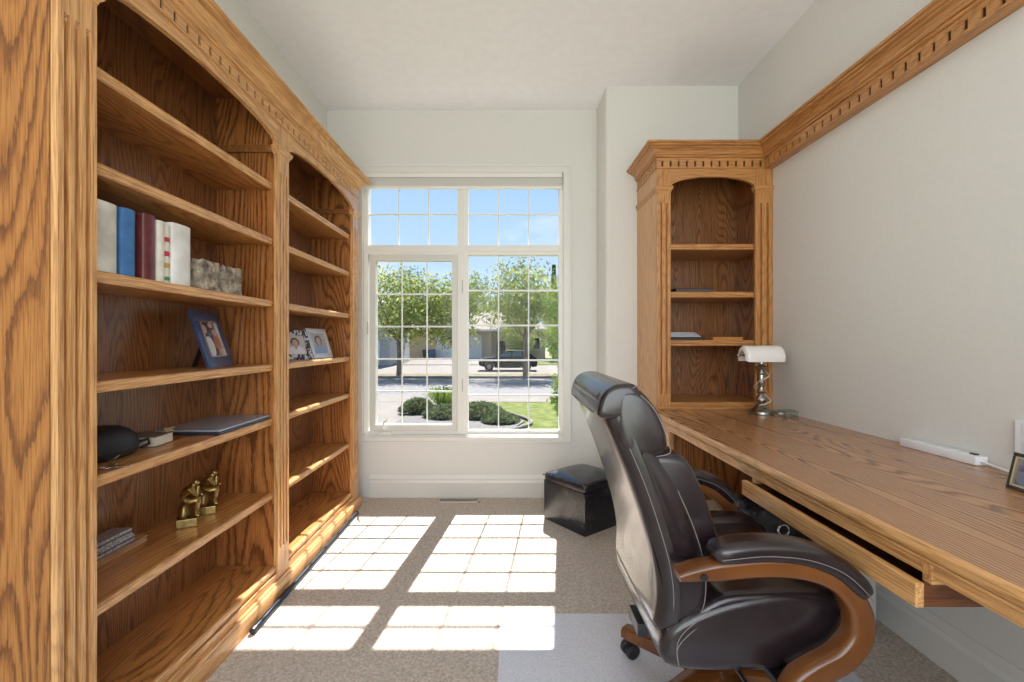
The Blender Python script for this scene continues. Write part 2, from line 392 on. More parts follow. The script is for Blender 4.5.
def baseboard(name, path):
    m = MB(); prof = [(0, 0), (0.014, 0), (0.014, 0.105), (0.017, 0.112), (0.013, 0.122), (0.012, 0.135), (0.016, 0.142), (0.012, 0.154), (0.006, 0.166), (0.004, 0.172), (0, 0.172)]
    sweep(m, path, prof); return struct(name, m, TRIM, smooth=30)
baseboard('baseboard_back', [(-1.062, YB), (XP - 0.001, YB)])
baseboard('baseboard_pier', [(XP, YB - 0.012), (XP, YP), (XR, YP)])
baseboard('baseboard_right', [(XR, YP - 0.02), (XR, YR)])

# ---------------------------------------------------------------- window
def build_window():
    w = thing('window_1', None, None, ((WX0 + WX1) / 2, YB, WZ0), kind='structure')
    m = MB()   # casing: four mitred boards with a stepped profile
    c = 0.058
    for x0, x1, z0, z1 in ((WX0 - c, WX0, WZ0 - 0.045, WZ1 + c), (WX1, WX1 + c, WZ0 - 0.045, WZ1 + c), (WX0, WX1, WZ1, WZ1 + c), (WX0, WX1, WZ0 - 0.045, WZ0)):
        m.box(x0, x1, YB - 0.014, YB, z0, z1, 0.003)
    m.box(WX1 + c - 0.014, WX1 + c, YB - 0.022, YB - 0.013, WZ0 - 0.045, WZ1 + c, 0.003); m.box(WX0 - c, WX1 + c, YB - 0.022, YB - 0.013, WZ1 + c - 0.014, WZ1 + c, 0.003)
    m.box(WX0 - c, WX1 + c, YB - 0.022, YB - 0.013, WZ0 - 0.045, WZ0 - 0.033, 0.003)
    m.build('casing', TRIM, w)
    m = MB()   # fixed outer frame, mullion and transom
    y0, y1 = YB + 0.03, YB + 0.10
    m.box(WX0, WX0 + 0.03, y0, y1, WZ0 + 0.038, WZ1 - 0.055); m.box(WX1 - 0.028, WX1, y0, y1, WZ0 + 0.038, WZ1 - 0.055)
    m.box(WX0, WX1, y0, y1, WZ1 - 0.055, WZ1); m.box(WX0, WX1, y0, y1, WZ0, WZ0 + 0.038)
    m.box(-0.392, -0.310, y0 - 0.004, y1 - 0.002, WZ0 + 0.012, WZ1); m.box(-0.368, -0.334, y0 - 0.014, y0 + 0.01, WZ0 + 0.012, WZ1)
    m.box(WX0, WX1, y0 - 0.002, y1 - 0.004, 1.868, 1.944); m.box(WX0, WX1, y0 - 0.010, y0 + 0.01, 1.893, 1.918)
    m.build('frame', VINYL, w)
    m = MB(); m.box(WX0, WX1, YB, YB + 0.035, WZ0 - 0.002, WZ0 + 0.012, 0.003); m.build('sill', TRIM, w)
    # operable left sash
    sx0, sx1, sz0, sz1 = -1.07, -0.394, 0.506, 1.866
    m = MB(); y0, y1 = YB + 0.022, YB + 0.085; t = 0.045
    m.box(sx0, sx0 + t, y0, y1, sz0 + t, sz1 - t); m.box(sx1 - t + 0.006, sx1, y0, y1, sz0 + t, sz1 - t)
    m.box(sx0, sx1, y0, y1, sz1 - t, sz1); m.box(sx0, sx1, y0, y1, sz0, sz0 + t)
    s = m.build('sash', mat('sash vinyl', (0.66, 0.66, 0.62), 0.4), w)
    tag(s, 'greyish opening sash on the left')
    yg = YB + 0.068
    def unit(x0, x1, z0, z1, nc, nr):
        m = MB(); m.box(x0 - 0.01, x1 + 0.01, yg - 0.003, yg + 0.003, z0 - 0.01, z1 + 0.01); m.build('glass_pane', GLASS, w)
        m = MB()
        for i in range(1, nc):
            x = x0 + (x1 - x0) * i / nc; m.box(x - 0.0045, x + 0.0045, yg - 0.0065, yg + 0.0065, z0, z1)
        for i in range(1, nr):
            z = z0 + (z1 - z0) * i / nr; m.box(x0, x1, yg - 0.006, yg + 0.006, z - 0.0065, z + 0.0065)
        m.build('muntin_grid', MUNT, w)
    unit(WX0 + 0.03, -0.392, 1.944, 2.435, 3, 2); unit(-0.310, WX1 - 0.028, 1.944, 2.435, 3, 2)
    unit(sx0 + t, sx1 - t, sz0 + t, sz1 - t, 3, 5); unit(-0.310, WX1 - 0.028, WZ0 + 0.038, 1.868, 3, 5)
    # crank of the opening sash, latch and hinges
    m = MB(); m.box(-1.0, -0.90, YB + 0.005, YB + 0.03, WZ0 + 0.012, WZ0 + 0.032, 0.005)
    m.tube([(-0.985, YB + 0.005, WZ0 + 0.03), (-0.965, YB - 0.010, WZ0 + 0.075), (-0.94, YB - 0.018, WZ0 + 0.125), (-0.925, YB - 0.026, WZ0 + 0.13)], 0.007)
    m.build('crank_handle', VINYL, w)
    for x, z in ((-1.085, 1.30), (-0.352, 0.86), (-0.352, 1.62)):
        m = MB(); m.box(x - 0.004, x + 0.004, YB + 0.012, YB + 0.026, z - 0.05, z + 0.05, 0.002); m.build('latch', mat('grey latch', (0.45, 0.45, 0.43), 0.4), w)
build_window()
# blind raised to the head of the window
b = thing('window_blind', 'white pleated blind raised to a narrow stack at the window head', 'blind', (-0.345, YB + 0.015, WZ1))
m = MB(); m.box(WX0 + 0.004, WX1 - 0.008, YB - 0.012, YB + 0.026, WZ1 - 0.036, WZ1 - 0.001, 0.003); m.build('head_rail', VINYL, b)
m = MB()
for k in range(8):
    z = WZ1 - 0.04 - k * 0.0075; m.box(WX0 + 0.008, WX1 - 0.012, YB - 0.008, YB + 0.022, z - 0.0068, z, 0.002)
m.build('pleated_fabric', mat('blind fabric', (0.66, 0.65, 0.61), 0.7), b)
m = MB(); m.box(WX0 + 0.006, WX1 - 0.010, YB - 0.010, YB + 0.024, WZ1 - 0.118, WZ1 - 0.100, 0.003); m.build('bottom_rail', VINYL, b)
# floor register
v = thing('floor_vent', 'pale metal floor register in the carpet below the window', 'vent', (-0.33, 3.38, 0))
v.location = (-0.35, 3.385, 0.0)
WL[v.name] = Vector((-0.35, 3.385, 0.0))
m = MB()
x0, x1, y0, y1 = -0.53, -0.21, 3.335, 3.43
m.box(x0, x1, y0, y0 + 0.014, 0, 0.008, 0.002); m.box(x0, x1, y1 - 0.014, y1, 0, 0.008, 0.002); m.box(x0, x0 + 0.016, y0, y1, 0, 0.008, 0.002); m.box(x1 - 0.016, x1, y0, y1, 0, 0.008, 0.002)
m.build('rim', mat('cream enamel', (0.62, 0.57, 0.50), 0.4), v)
m = MB()
for k in range(24):
    x = x0 + 0.02 + k * 0.0122; m.box(x, x + 0.005, y0 + 0.012, y1 - 0.012, 0.0, 0.006)
m.build('louvre', mat('brown enamel', (0.22, 0.17, 0.13), 0.4), v)

# ---------------------------------------------------------------- bookcase on the left wall
ZS = [0.483, 0.834, 1.0905, 1.392, 1.686, 1.946]
XF = -1.085
def fluted(mb, y0, y1, xface, z0, z1, zf0, zf1, sign=1, axis='Y', nf=3):
    """board with nf round flutes stopping at zf0 and zf1; face at xface, 0.02 thick"""
    w = y1 - y0; zs = [(z0, 0), (zf0 - 0.006, 0), (zf0, 0.5), (zf0 + 0.02, 1), (zf1 - 0.02, 1), (zf1, 0.5), (zf1 + 0.006, 0), (z1, 0)]
    rings = []
    for z, g in zs:
        ring = [(y0, -0.02), (y0, 0)]
        for k in range(nf):
            c = y0 + w * (k + 0.8) / (nf + 0.6); hw = w * 0.078
            for q in range(7):
                a = PI * q / 6; ring.append((c - hw * math.cos(a), -0.017 * min(1, 1.5 * math.sin(a)) * g))
        ring += [(y1, 0), (y1, -0.02)]
        if axis == 'Y': rings.append([(xface + sign * o, y, z) for y, o in ring])
        else: rings.append([(y, xface + sign * o, z) for y, o in ring])
    mb.rings(rings)
def add_shelf(parent, x0, x1, y0, y1, z, t, front, board, edge):
    """shelf board with a separate moulded nosing strip on its front edge"""
    nose = [(0, -t), (0.006, -t), (0.010, -t + 0.004), (0.010, -t + 0.012), (0.014, -t + 0.016), (0.014, -0.007), (0.009, -0.001), (0.003, 0), (0, 0)]
    mb = MB(); nb = MB()
    if front == '+X':
        mb.box(x0, x1 - 0.0142, y0, y1, z - t, z); nb.prism([(x1 - 0.014 + a, z + b) for a, b in nose], y0, y1, 'Y')
    else:
        mb.box(x0, x1, y0 + 0.0142, y1, z - t, z); nb.prism([(y0 + 0.014 - a, z + b) for a, b in nose], x0, x1, 'X')
    sh = mb.build('shelf', board, parent)
    nb.build('nosing', edge, sh)
def build_bookcase():
    bc = thing('bookcase', 'tall built-in golden oak bookcase with two bays along the left wall', 'bookcase', (-1.22, 2.17, 0))
    YPs = [(1.085, 1.188), (2.123, 2.229), (3.150, 3.262)]
    xb, zt = -1.385, 2.219
    m = MB(); m.box(xb, XF - 0.018, 1.085, 1.185, 0.0, 2.345); m.build('side_panel', oak('oak end panel', 'Z', rings=24, wide=0.9, stretch=1.1, light=(0.44, 0.19, 0.046), mid=(0.35, 0.135, 0.03), dark=(0.17, 0.06, 0.015)), bc)
    m = MB(); m.box(xb, XF - 0.018, 2.126, 2.226, 0.0, 2.345); m.build('divider', OPANEL, bc)
    m = MB(); m.box(xb, XF - 0.018, 3.153, 3.262, 0.0, 2.345); m.build('side_panel', OPANEL, bc)
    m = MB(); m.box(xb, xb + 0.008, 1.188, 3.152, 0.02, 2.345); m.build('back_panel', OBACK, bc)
    m = MB(); m.box(xb, XF - 0.02, 1.085, 3.262, 2.345, 2.360); m.build('top_panel', OCLEAT, bc)
    for y0, y1 in YPs:
        m = MB(); fluted(m, y0, y1, XF, 0.075, zt + 0.01, 0.22, 2.0); m.build('pilaster', OZ, bc, smooth=30)
        # capital moulding wrapping the pilaster
        m = MB(); prof = [(-0.004, 2.085), (0.002, 2.088), (0.004, 2.096), (0.010, 2.104), (0.014, 2.112), (0.014, 2.122), (-0.004, 2.122)]
        P = [(XF - 0.024, y0), (XF, y0), (XF, y1), (XF - 0.024, y1)]
        sweep(m, P, prof); m.build('capital', OY, bc)
        for ya, yb in ((y0 - 0.012, y0 + 0.002), (y1 - 0.002, y1 + 0.012)):
            if ya > 1.1 and yb < 3.2: m = MB(); m.box(xb + 0.01, XF - 0.024, ya, yb, 2.088, 2.122, 0.003); m.build('cleat', OCLEAT, bc)
    for (a, b_) in ((1.188, 2.123), (2.229, 3.150)):
        for i, z in enumerate([0.14] + ZS):
            add_shelf(bc, xb + 0.008, -1.109 if i else -1.092, a + 0.001, b_ - 0.001, z, 0.032, '+X', OSHELF, OY)
        # arched valance
        top, z_side, z_mid = zt + 0.01, 2.125, 2.192
        hw = (b_ - a) / 2 - 0.012; cy = (a + b_) / 2
        arc = []
        for k in range(21):
            t = -1 + 2 * k / 20; arc.append((cy + t * hw, z_side + (z_mid - z_side) * math.sqrt(max(0, 1 - (t * 0.93) ** 2)) * 1.0 - 0.008 * abs(t) ** 8))
        poly = [(a, top), (a, 2.10), (a + 0.006, 2.105)] + arc + [(b_ - 0.006, 2.105), (b_, 2.10), (b_, top)]
        mb = MB(); mb.prism(poly, XF - 0.02, XF - 0.001, 'X'); mb.build('valance', OY, bc)
    m = MB(); m.box(XF - 0.03, XF - 0.003, 1.19, 3.149, 0.02, 0.106); m.build('bottom_rail', OY, bc)
    m = MB(); sweep(m, [(xb, 1.080), (XF + 0.006, 1.080), (XF + 0.006, 3.268), (xb, 3.268)], [(-0.03, 0.0), (0.014, 0.0), (0.014, 0.055), (0.010, 0.064), (0.004, 0.068), (0.002, 0.076), (-0.03, 0.076)]); m.build('plinth', OY, bc, smooth=30)
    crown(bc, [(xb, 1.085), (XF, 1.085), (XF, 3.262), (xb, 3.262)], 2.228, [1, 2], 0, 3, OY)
build_bookcase()

# ---------------------------------------------------------------- corner hutch and wall cornice on the right
HX0, HX1, HY, DZ = 0.900, XR, 2.722, 0.785
hp = [(HX0, YP), (HX0, HY), (1.552, HY), (1.552, YR + 0.02)]
hu = thing('hutch', 'narrow oak hutch with arched top standing on the far end of the desk', 'hutch', (1.25, 2.93, DZ))
m = MB(); m.box(HX0, HX0 + 0.02, HY + 0.018, YP, DZ, 2.243); m.build('side_panel', OZ, hu)
m = MB(); m.box(HX1 - 0.022, HX1 - 0.002, HY + 0.018, YP - 0.001, DZ, 2.345); m.build('side_panel', OPANEL, hu)
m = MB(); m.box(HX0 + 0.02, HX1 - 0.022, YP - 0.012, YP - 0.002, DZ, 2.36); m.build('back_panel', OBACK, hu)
m = MB(); m.box(HX0 + 0.02, HX1 - 0.022, HY + 0.02, YP - 0.012, 2.345, 2.360); m.build('top_panel', OCLEAT, hu)
for x0, x1 in ((HX0, 0.984), (1.497, XR - 0.003)):
    m = MB(); fluted(m, x0, x1, HY, DZ + 0.001, 2.244, DZ + 0.1, 2.03, -1, 'X', 2); m.build('pilaster', HZM, hu, smooth=30)
    m = MB(); prof = [(-0.004, 2.098), (0.002, 2.101), (0.004, 2.109), (0.010, 2.117), (0.013, 2.125), (0.013, 2.135), (-0.004, 2.135)]
    # path with the outside on the right of travel
    sweep(m, [(x0, YP - 0.01), (x0, HY), (x1, HY), (x1, HY + 0.024)] if x0 < 1.2 else [(x0, HY + 0.024), (x0, HY), (x1, HY)], prof); m.build('capital', HXM, hu)
for z in (0.828, 1.206, 1.502, 1.794):
    add_shelf(hu, HX0 + 0.02, HX1 - 0.022, HY + (0.022 if z > 0.9 else 0.004), YP - 0.012, z, 0.036, '-Y', HXM, HXM)
m = MB(); m.box(HX1 - 0.036, HX1 - 0.021, HY + 0.02, YP - 0.012, 2.100, 2.135, 0.003); m.build('cleat', OCLEAT, hu)
cx_, hw = (0.984 + 1.497) / 2, (1.497 - 0.984) / 2 - 0.008
arc = [(cx_ + t * hw, 2.125 + 0.07 * math.sqrt(max(0, 1 - (t * 0.95) ** 2)) - 0.0) for t in [-1 + 2 * k / 20 for k in range(21)]]
poly = [(0.984, 2.244), (0.984, 2.11), (0.989, 2.115)] + arc + [(1.492, 2.115), (1.497, 2.11), (1.497, 2.244)]
m = MB(); m.prism(poly, HY + 0.001, HY + 0.02, 'Y'); m.build('valance', HXM, hu)
m = MB(); m.box(HX0 - 0.004, HX1 - 0.004, HY - 0.006, HY + 0.02, DZ + 0.0005, DZ + 0.012, 0.002); m.build('base_moulding', HXM, hu)
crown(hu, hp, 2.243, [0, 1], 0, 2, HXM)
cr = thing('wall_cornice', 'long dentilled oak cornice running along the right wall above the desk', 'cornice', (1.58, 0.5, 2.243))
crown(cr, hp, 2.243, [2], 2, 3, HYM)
m = MB(); m.box(1.556, XR - 0.001, YR + 0.02, HY - 0.004, 2.2425, 2.256); m.build('backing_board', HYM, cr)

# ---------------------------------------------------------------- desk
dk = thing('desk', 'long built-in oak desk along the right wall with a shallow pull-out tray', 'desk', (1.23, 1.0, 0))
DXF = 0.852; DY0, DY1 = -0.9, YP - 0.018
mb = MB()
nose = [(DXF + 0.012, DZ), (DXF + 0.004, DZ - 0.005), (DXF, DZ - 0.014), (DXF + 0.001, DZ - 0.024), (DXF + 0.007, DZ - 0.031), (DXF + 0.012, DZ - 0.034)]
mb.prism([(XR - 0.002, DZ), (DXF + 0.0125, DZ), (DXF + 0.0125, DZ - 0.034), (XR - 0.002, DZ - 0.034)], DY0, DY1, 'Y'); mb.build('desktop', ODESK, dk)
mb = MB(); mb.prism(nose, DY0, DY1, 'Y'); mb.build('edge_nosing', OY, dk, smooth=40)
m = MB(); m.prism([(DXF + 0.010, DZ - 0.034), (DXF + 0.010, DZ - 0.040), (DXF + 0.018, DZ - 0.046), (DXF + 0.018, DZ - 0.070), (DXF + 0.036, DZ - 0.070), (DXF + 0.036, DZ - 0.034)], DY0, DY1, 'Y'); m.build('front_rail', OY, dk)
m = MB(); m.box(XR - 0.028, XR - 0.002, DY0, 2.42, DZ - 0.09, DZ - 0.034); m.build('wall_cleat', OY, dk)
for y in (2.43, DY0 + 0.01):
    m = MB(); m.box(DXF + 0.04, XR - 0.02, y, y + 0.022, 0.0, DZ - 0.034); m.build('support_panel', OPANEL, dk)
    m = MB(); m.box(DXF + 0.014, DXF + 0.04, y - 0.006, y + 0.06, 0.0, DZ - 0.070, 0.003); m.build('support_stile', OZ, dk)
# pull-out tray
TX = 0.832; ty0, ty1 = 0.918, 1.603; tz0, tz1 = 0.655, 0.706
tr = MB(); tr.box(TX, TX + 0.018, ty0, ty1, tz0, tz1, 0.003)
tr = tr.build('tray_front', OY, dk)
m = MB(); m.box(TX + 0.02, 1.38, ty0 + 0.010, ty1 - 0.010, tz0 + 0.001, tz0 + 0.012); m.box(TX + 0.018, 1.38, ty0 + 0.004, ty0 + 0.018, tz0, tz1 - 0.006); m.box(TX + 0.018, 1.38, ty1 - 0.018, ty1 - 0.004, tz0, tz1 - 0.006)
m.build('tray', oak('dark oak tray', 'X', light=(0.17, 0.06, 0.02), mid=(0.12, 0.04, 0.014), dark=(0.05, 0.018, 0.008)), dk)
for y in (ty0 + 0.004, ty1 - 0.024):
    m = MB(); m.box(TX + 0.036, 1.37, y, y + 0.02, tz1 - 0.006, DZ - 0.034); m.build('tray_hanger', OX, dk)

# ---------------------------------------------------------------- office chair
CY = 1.37
def build_chair():
    ch = thing('office_chair', 'high-backed dark brown leather office chair with curved wooden arms at the desk', 'office chair', (0.69, 1.44, 0))
    # wooden star base
    bx, by = 0.69, 1.45; a0 = math.atan2(1.72 - by, 0.447 - bx)
    for k in range(5):
        a = a0 + k * 2 * PI / 5; c, s_ = math.cos(a), math.sin(a); rings = []
        for t, w, z0, z1 in ((0.03, 0.036, 0.10, 0.165), (0.12, 0.034, 0.10, 0.165), (0.24, 0.030, 0.088, 0.140), (0.33, 0.027, 0.080, 0.122), (0.365, 0.024, 0.080, 0.112)):
            px, py = bx + c * t, by + s_ * t; nx, ny = -s_ * w, c * w
            rings.append([(px + nx, py + ny, z0), (px - nx, py - ny, z0), (px - nx, py - ny, z1 - 0.008), (px - nx * 0.7, py - ny * 0.7, z1), (px + nx * 0.7, py + ny * 0.7, z1), (px + nx, py + ny, z1 - 0.008)])
        m = MB().rings(rings); leg = m.build('base_leg', ARMWOOD, ch, smooth=40)
        wx, wy = bx + c * 0.352, by + s_ * 0.352
        m = MB(); m.tube([(wx, wy, 0.05), (wx, wy, 0.084)], 0.007)
        hood = [(0.0, 0.062), (0.012, 0.060)]
        for sg in (-1, 1):
            wh = MB(); wh.lathe([(0.004, -0.010), (0.022, -0.011), (0.0275, -0.007), (0.0275, 0.007), (0.022, 0.011), (0.004, 0.010)], n=18, axis='Y')
            wh.xf(Matrix.Translation((wx + 0.010, wy, 0.0300)) @ Matrix.Rotation(0.35, 4, 'Z') @ Matrix.Translation((0, sg * 0.017, 0)))
            tmp = bpy.data.meshes.new('t'); wh.bm.to_mesh(tmp); m.bm.from_mesh(tmp); wh.bm.free(); bpy.data.meshes.remove(tmp)
        m.box(wx - 0.010, wx + 0.022, wy - 0.006, wy + 0.006, 0.022, 0.056, 0.003)
        m.build('caster', PLASTIC, ch, smooth=40)
    m = MB(); m.lathe([(0.055, 0.095), (0.058, 0.12), (0.052, 0.165), (0.03, 0.172)], (bx, by, 0)); m.build('base_hub', ARMWOOD, ch, smooth=40)
    m = MB(); m.lathe([(0.028, 0.16), (0.028, 0.26), (0.016, 0.262), (0.016, 0.345)], (bx, by, 0)); m.build('gas_column', PLASTIC, ch, smooth=40)
    m = MB(); m.box(0.50, 0.84, CY - 0.12, CY + 0.12, 0.325, 0.372, 0.01); m.box(0.38, 0.52, CY - 0.05, CY + 0.05, 0.33, 0.37, 0.006)
    m.tube([(0.60, CY - 0.1, 0.345), (0.60, CY - 0.27, 0.335)], 0.006); m.build('tilt_mechanism', PLASTIC, ch, smooth=40)
    # back-to-seat brackets
    for s_ in (-1, 1):
        m = MB(); m.tube(smoothpath([(0.50, CY + s_ * 0.10, 0.352), (0.43, CY + s_ * 0.10, 0.36), (0.402, CY + s_ * 0.10, 0.41), (0.405, CY + s_ * 0.10, 0.50)]), 0.011, 8); m.build('back_bracket', PLASTIC, ch, smooth='all')
    # seat
    hy = 0.252
    prof = smoothloop([(0.415, 0.375), (0.60, 0.366), (0.80, 0.375), (0.865, 0.405), (0.895, 0.46), (0.875, 0.53), (0.80, 0.566), (0.66, 0.572), (0.52, 0.545), (0.41, 0.49), (0.385, 0.43)])
    m = MB(); m.puff([(p.x, p.y) for p in prof], CY - hy, CY + hy, 0.035, scale=True); m.build('seat', LEATHER, ch, smooth='all')
    # top cushion: centre panel and two raised side bolsters
    prof = smoothloop([(0.43, 0.485), (0.62, 0.48), (0.80, 0.50), (0.875, 0.50), (0.89, 0.545), (0.82, 0.590), (0.66, 0.592), (0.52, 0.575)])
    for y0, y1, dz in ((CY - 0.246, CY - 0.150, -0.022), (CY - 0.17, CY + 0.17, -0.010), (CY + 0.150, CY + 0.246, 0.004)):
        m = MB(); m.puff([(p.x, p.y + dz) for p in prof], y0, y1, 0.022, scale=True); m.build('seat_cushion', LEATHER, ch, smooth='all')
    # seams on the seat side
    for s_ in (-1, 1):
        m = MB()
        for dz, dx in ((0.0, 0.0), (-0.016, 0.004)):
            pts = smoothpath([(0.425, CY + s_ * (hy - 0.002), 0.39), (0.425, CY + s_ * (hy + 0.001), 0.46 + dz), (0.50, CY + s_ * (hy - 0.002), 0.52 + dz), (0.60, CY + s_ * (hy - 0.004), 0.543 + dz), (0.72, CY + s_ * (hy - 0.004), 0.548 + dz), (0.84, CY + s_ * (hy - 0.004), 0.525 + dz), (0.875, CY + s_ * (hy - 0.006), 0.48)])
            m.tube(pts, 0.0010, 5)
        m.build('seat_stitching', THREAD, ch)
    # backrest shell
    rear = [(0.378, 0.46), (0.380, 0.55), (0.368, 0.64), (0.340, 0.74), (0.303, 0.85), (0.262, 0.95), (0.232, 1.03), (0.236, 1.065)]
    front = [(0.275, 1.088), (0.325, 1.080), (0.355, 1.05), (0.375, 0.99), (0.39, 0.93), (0.44, 0.83), (0.475, 0.74), (0.505, 0.65), (0.515, 0.56), (0.485, 0.49), (0.43, 0.445)]
    P = smoothloop(rear + front, 4)
    def hyf(z): return 0.90 + 0.10 * math.sin(max(0, min(1, (z - 0.44) / 0.5)) * PI * 0.8) - 0.06 * max(0, (z - 0.98) / 0.1)
    hb = 0.262
    m = MB(); m.puff([(p.x, p.y) for p in P], CY - hb, CY + hb, 0.05, hyf, steps=6); m.build('backrest', LEATHER, ch, smooth='all')
    # front cushions of the back
    fr = [(0.325, 0.905), (0.36, 0.80), (0.40, 0.68), (0.42, 0.60), (0.53, 0.595), (0.545, 0.65), (0.515, 0.76), (0.475, 0.86), (0.43, 0.915)]
    P2 = smoothloop(fr, 4)
    for y0, y1 in ((CY - 0.247, CY - 0.14), (CY - 0.145, CY + 0.145), (CY + 0.14, CY + 0.247)):
        m = MB(); m.puff([(p.x, p.y) for p in P2], y0, y1, 0.024, scale=True); m.build('back_cushion', LEATHER, ch, smooth='all')
    # head pillow
    P3 = smoothloop([(0.285, 0.925), (0.33, 0.905), (0.382, 0.902), (0.402, 0.928), (0.392, 0.99), (0.366, 1.040), (0.328, 1.078), (0.275, 1.076), (0.268, 1.00)], 4)
    m = MB(); m.puff([(p.x, p.y) for p in P3], CY - 0.252, CY + 0.252, 0.026, steps=6, scale=True); m.build('head_pillow', LEATHER, ch, smooth='all')
    # top cap wrapping over the back
    P4 = smoothloop([(0.230, 1.006), (0.229, 1.040), (0.246, 1.075), (0.282, 1.092), (0.325, 1.086), (0.325, 1.045), (0.29, 1.008)], 4)
    m = MB(); m.puff([(p.x, p.y) for p in P4], CY - 0.249, CY + 0.249, 0.016, steps=6, scale=True); m.build('top_cap', LEATHER, ch, smooth='all')
    # stitched seams down the rear edges and side panels
    m = MB()
    def seam(ptsxz, s_, inset, r=0.0010, extra=0.0):
        pts = []
        for x, z in ptsxz:
            pts.append((x, CY + s_ * ((hb + extra) * hyf(z) - inset), z))
        m.tube(smoothpath(pts), r, 5)
    for s_ in (-1, 1):
        seam([(x + 0.012, z) for x, z in rear[1:-1]], s_, 0.022)
        seam([(x + 0.034, z) for x, z in rear[0:-1]], s_, 0.003)
        seam([(0.40, 0.475), (0.44, 0.468), (0.475, 0.50), (0.492, 0.56), (0.485, 0.65), (0.458, 0.74), (0.42, 0.83)], s_, 0.003)
        m.tube(smoothpath([(x, CY + s_ * 0.2495, z) for x, z in ((0.33, 1.065), (0.36, 1.035), (0.385, 0.99), (0.402, 0.94), (0.402, 0.92), (0.37, 0.912))]), 0.0012, 5)
        m.tube(smoothpath([(x, CY + s_ * 0.2465, z) for x, z in ((0.237, 1.035), (0.262, 1.05), (0.30, 1.075), (0.325, 1.09))]), 0.0012, 5)
    m.tube(smoothpath([(0.224, CY - 0.19, 1.013), (0.223, CY, 1.010), (0.224, CY + 0.19, 1.013)]), 0.0013, 5)
    m.build('back_stitching', THREAD, ch)
    # curved wooden arms with leather pads
    arm = smoothpath([(0.398, 0.650), (0.44, 0.657), (0.502, 0.664), (0.597, 0.672), (0.692, 0.665), (0.768, 0.636), (0.818, 0.580), (0.826, 0.512), (0.785, 0.455), (0.722, 0.420), (0.685, 0.392), (0.668, 0.345)], 5)
    N = len(arm); th = [0.020 + 0.026 * min(1, k / 9) + 0.012 * max(0, min(1, (k - 25) / 8)) for k in range(N)]
    pad = smoothpath([(0.478, 0.700), (0.52, 0.706), (0.60, 0.712), (0.69, 0.703), (0.765, 0.675), (0.815, 0.633), (0.838, 0.602)], 5)
    Np = len(pad); pt = [0.05 * math.sqrt(max(0.15, 1 - abs(2 * (k / (Np - 1)) - 1) ** 6)) for k in range(Np)]
    for y in (CY - 0.304, CY + 0.304):
        m = MB(); m.ribbon(arm, y, 0.056, th, 0.45); ar = m.build('arm', ARMWOOD, ch, smooth=50)
        m = MB(); m.ribbon(pad, y, [0.078 * math.sqrt(max(0.3, 1 - abs(2 * (k / (Np - 1)) - 1) ** 8)) for k in range(Np)], pt, 0.55); pd = m.build('arm_pad', LEATHER, ch, smooth='all')
        m = MB()
        for s_ in (-1, 1): m.tube([(p.x, y + s_ * 0.0395, p.y - 0.004) for p in pad[2:-2]], 0.0009, 5)
        m.build('pad_stitching', THREAD, ch)
        sg = -1 if y < CY else 1
        for x, z in ((0.452, 0.654), (0.694, 0.383)):
            m = MB(); m.lathe([(0.002, -0.004), (0.008, -0.004), (0.009, 0.0), (0.009, 0.06)] if sg < 0 else [(0.009, -0.06), (0.009, 0.0), (0.008, 0.004), (0.002, 0.004)], (x, y + sg * 0.028, z), 12, 'Y'); m.build('arm_bolt', PLASTIC, ch, smooth=40)
        m = MB(); m.box(0.655, 0.735, y - sg * 0.09, y - sg * 0.02, 0.352, 0.372, 0.003); m.build('arm_bracket', PLASTIC, ch)
build_chair()

# chair mat
MATM = noisy('clear vinyl mat over carpet', (0.62, 0.62, 0.665), (0.74, 0.74, 0.79), 120, 0.30, 0.15, 160, bdist=0.003)
m = MB(); m.box(-0.035, 1.25, 0.30, 1.978, 0.0003, 0.0020)
tag(m.build('chair_mat', MATM), 'translucent grey vinyl mat on the carpet under the office chair', 'floor mat')

# ---------------------------------------------------------------- ottoman
def build_ottoman():
    A, B = Vector((0.237, 3.05)), Vector((0.469, 2.741)); D = (B - A); Lq = D.length; d = D / Lq; nrm = Vector((-d.y, d.x))
    c = A + D / 2 + nrm * (Lq / 2); rz = math.atan2(d.y, d.x); h = Lq / 2
    ot = thing('ottoman', 'black leather storage cube with a padded lid below the window', 'ottoman', (c.x, c.y, 0), rz)
    m = MB(); m.box(-h + 0.004, h - 0.004, -h + 0.004, h - 0.004, 0.0, 0.265, 0.006); m.build('body', LEATHERB, ot, local=True, smooth=40)
    m = MB(); rings = []
    for z, s_ in ((0.267, -0.003), (0.270, 0.001), (0.298, 0.002), (0.310, -0.004), (0.322, -0.03), (0.330, -0.09), (0.333, -0.16)):
        q = h + s_; ring = []
        for k in range(32):
            a = 2 * PI * (k + 0.5) / 32; e_ = 0.16 if s_ > -0.02 else 0.3; cc, ss = math.cos(a), math.sin(a)
            ring.append((math.copysign(abs(cc) ** e_, cc) * q, math.copysign(abs(ss) ** e_, ss) * q, z))
        rings.append(ring)
    m.rings(rings); m.build('lid', LEATHERB, ot, local=True, smooth=50)
    m = MB(); q = h + 0.002; zz = 0.296
    m.tube([(-q, -q, zz), (q, -q, zz)], 0.002, 5); m.tube([(q, -q, zz), (q, q, zz)], 0.002, 5); m.tube([(-q, q, zz), (-q, -q, zz)], 0.002, 5); m.build('piping', LEATHERB, ot, local=True)
build_ottoman()

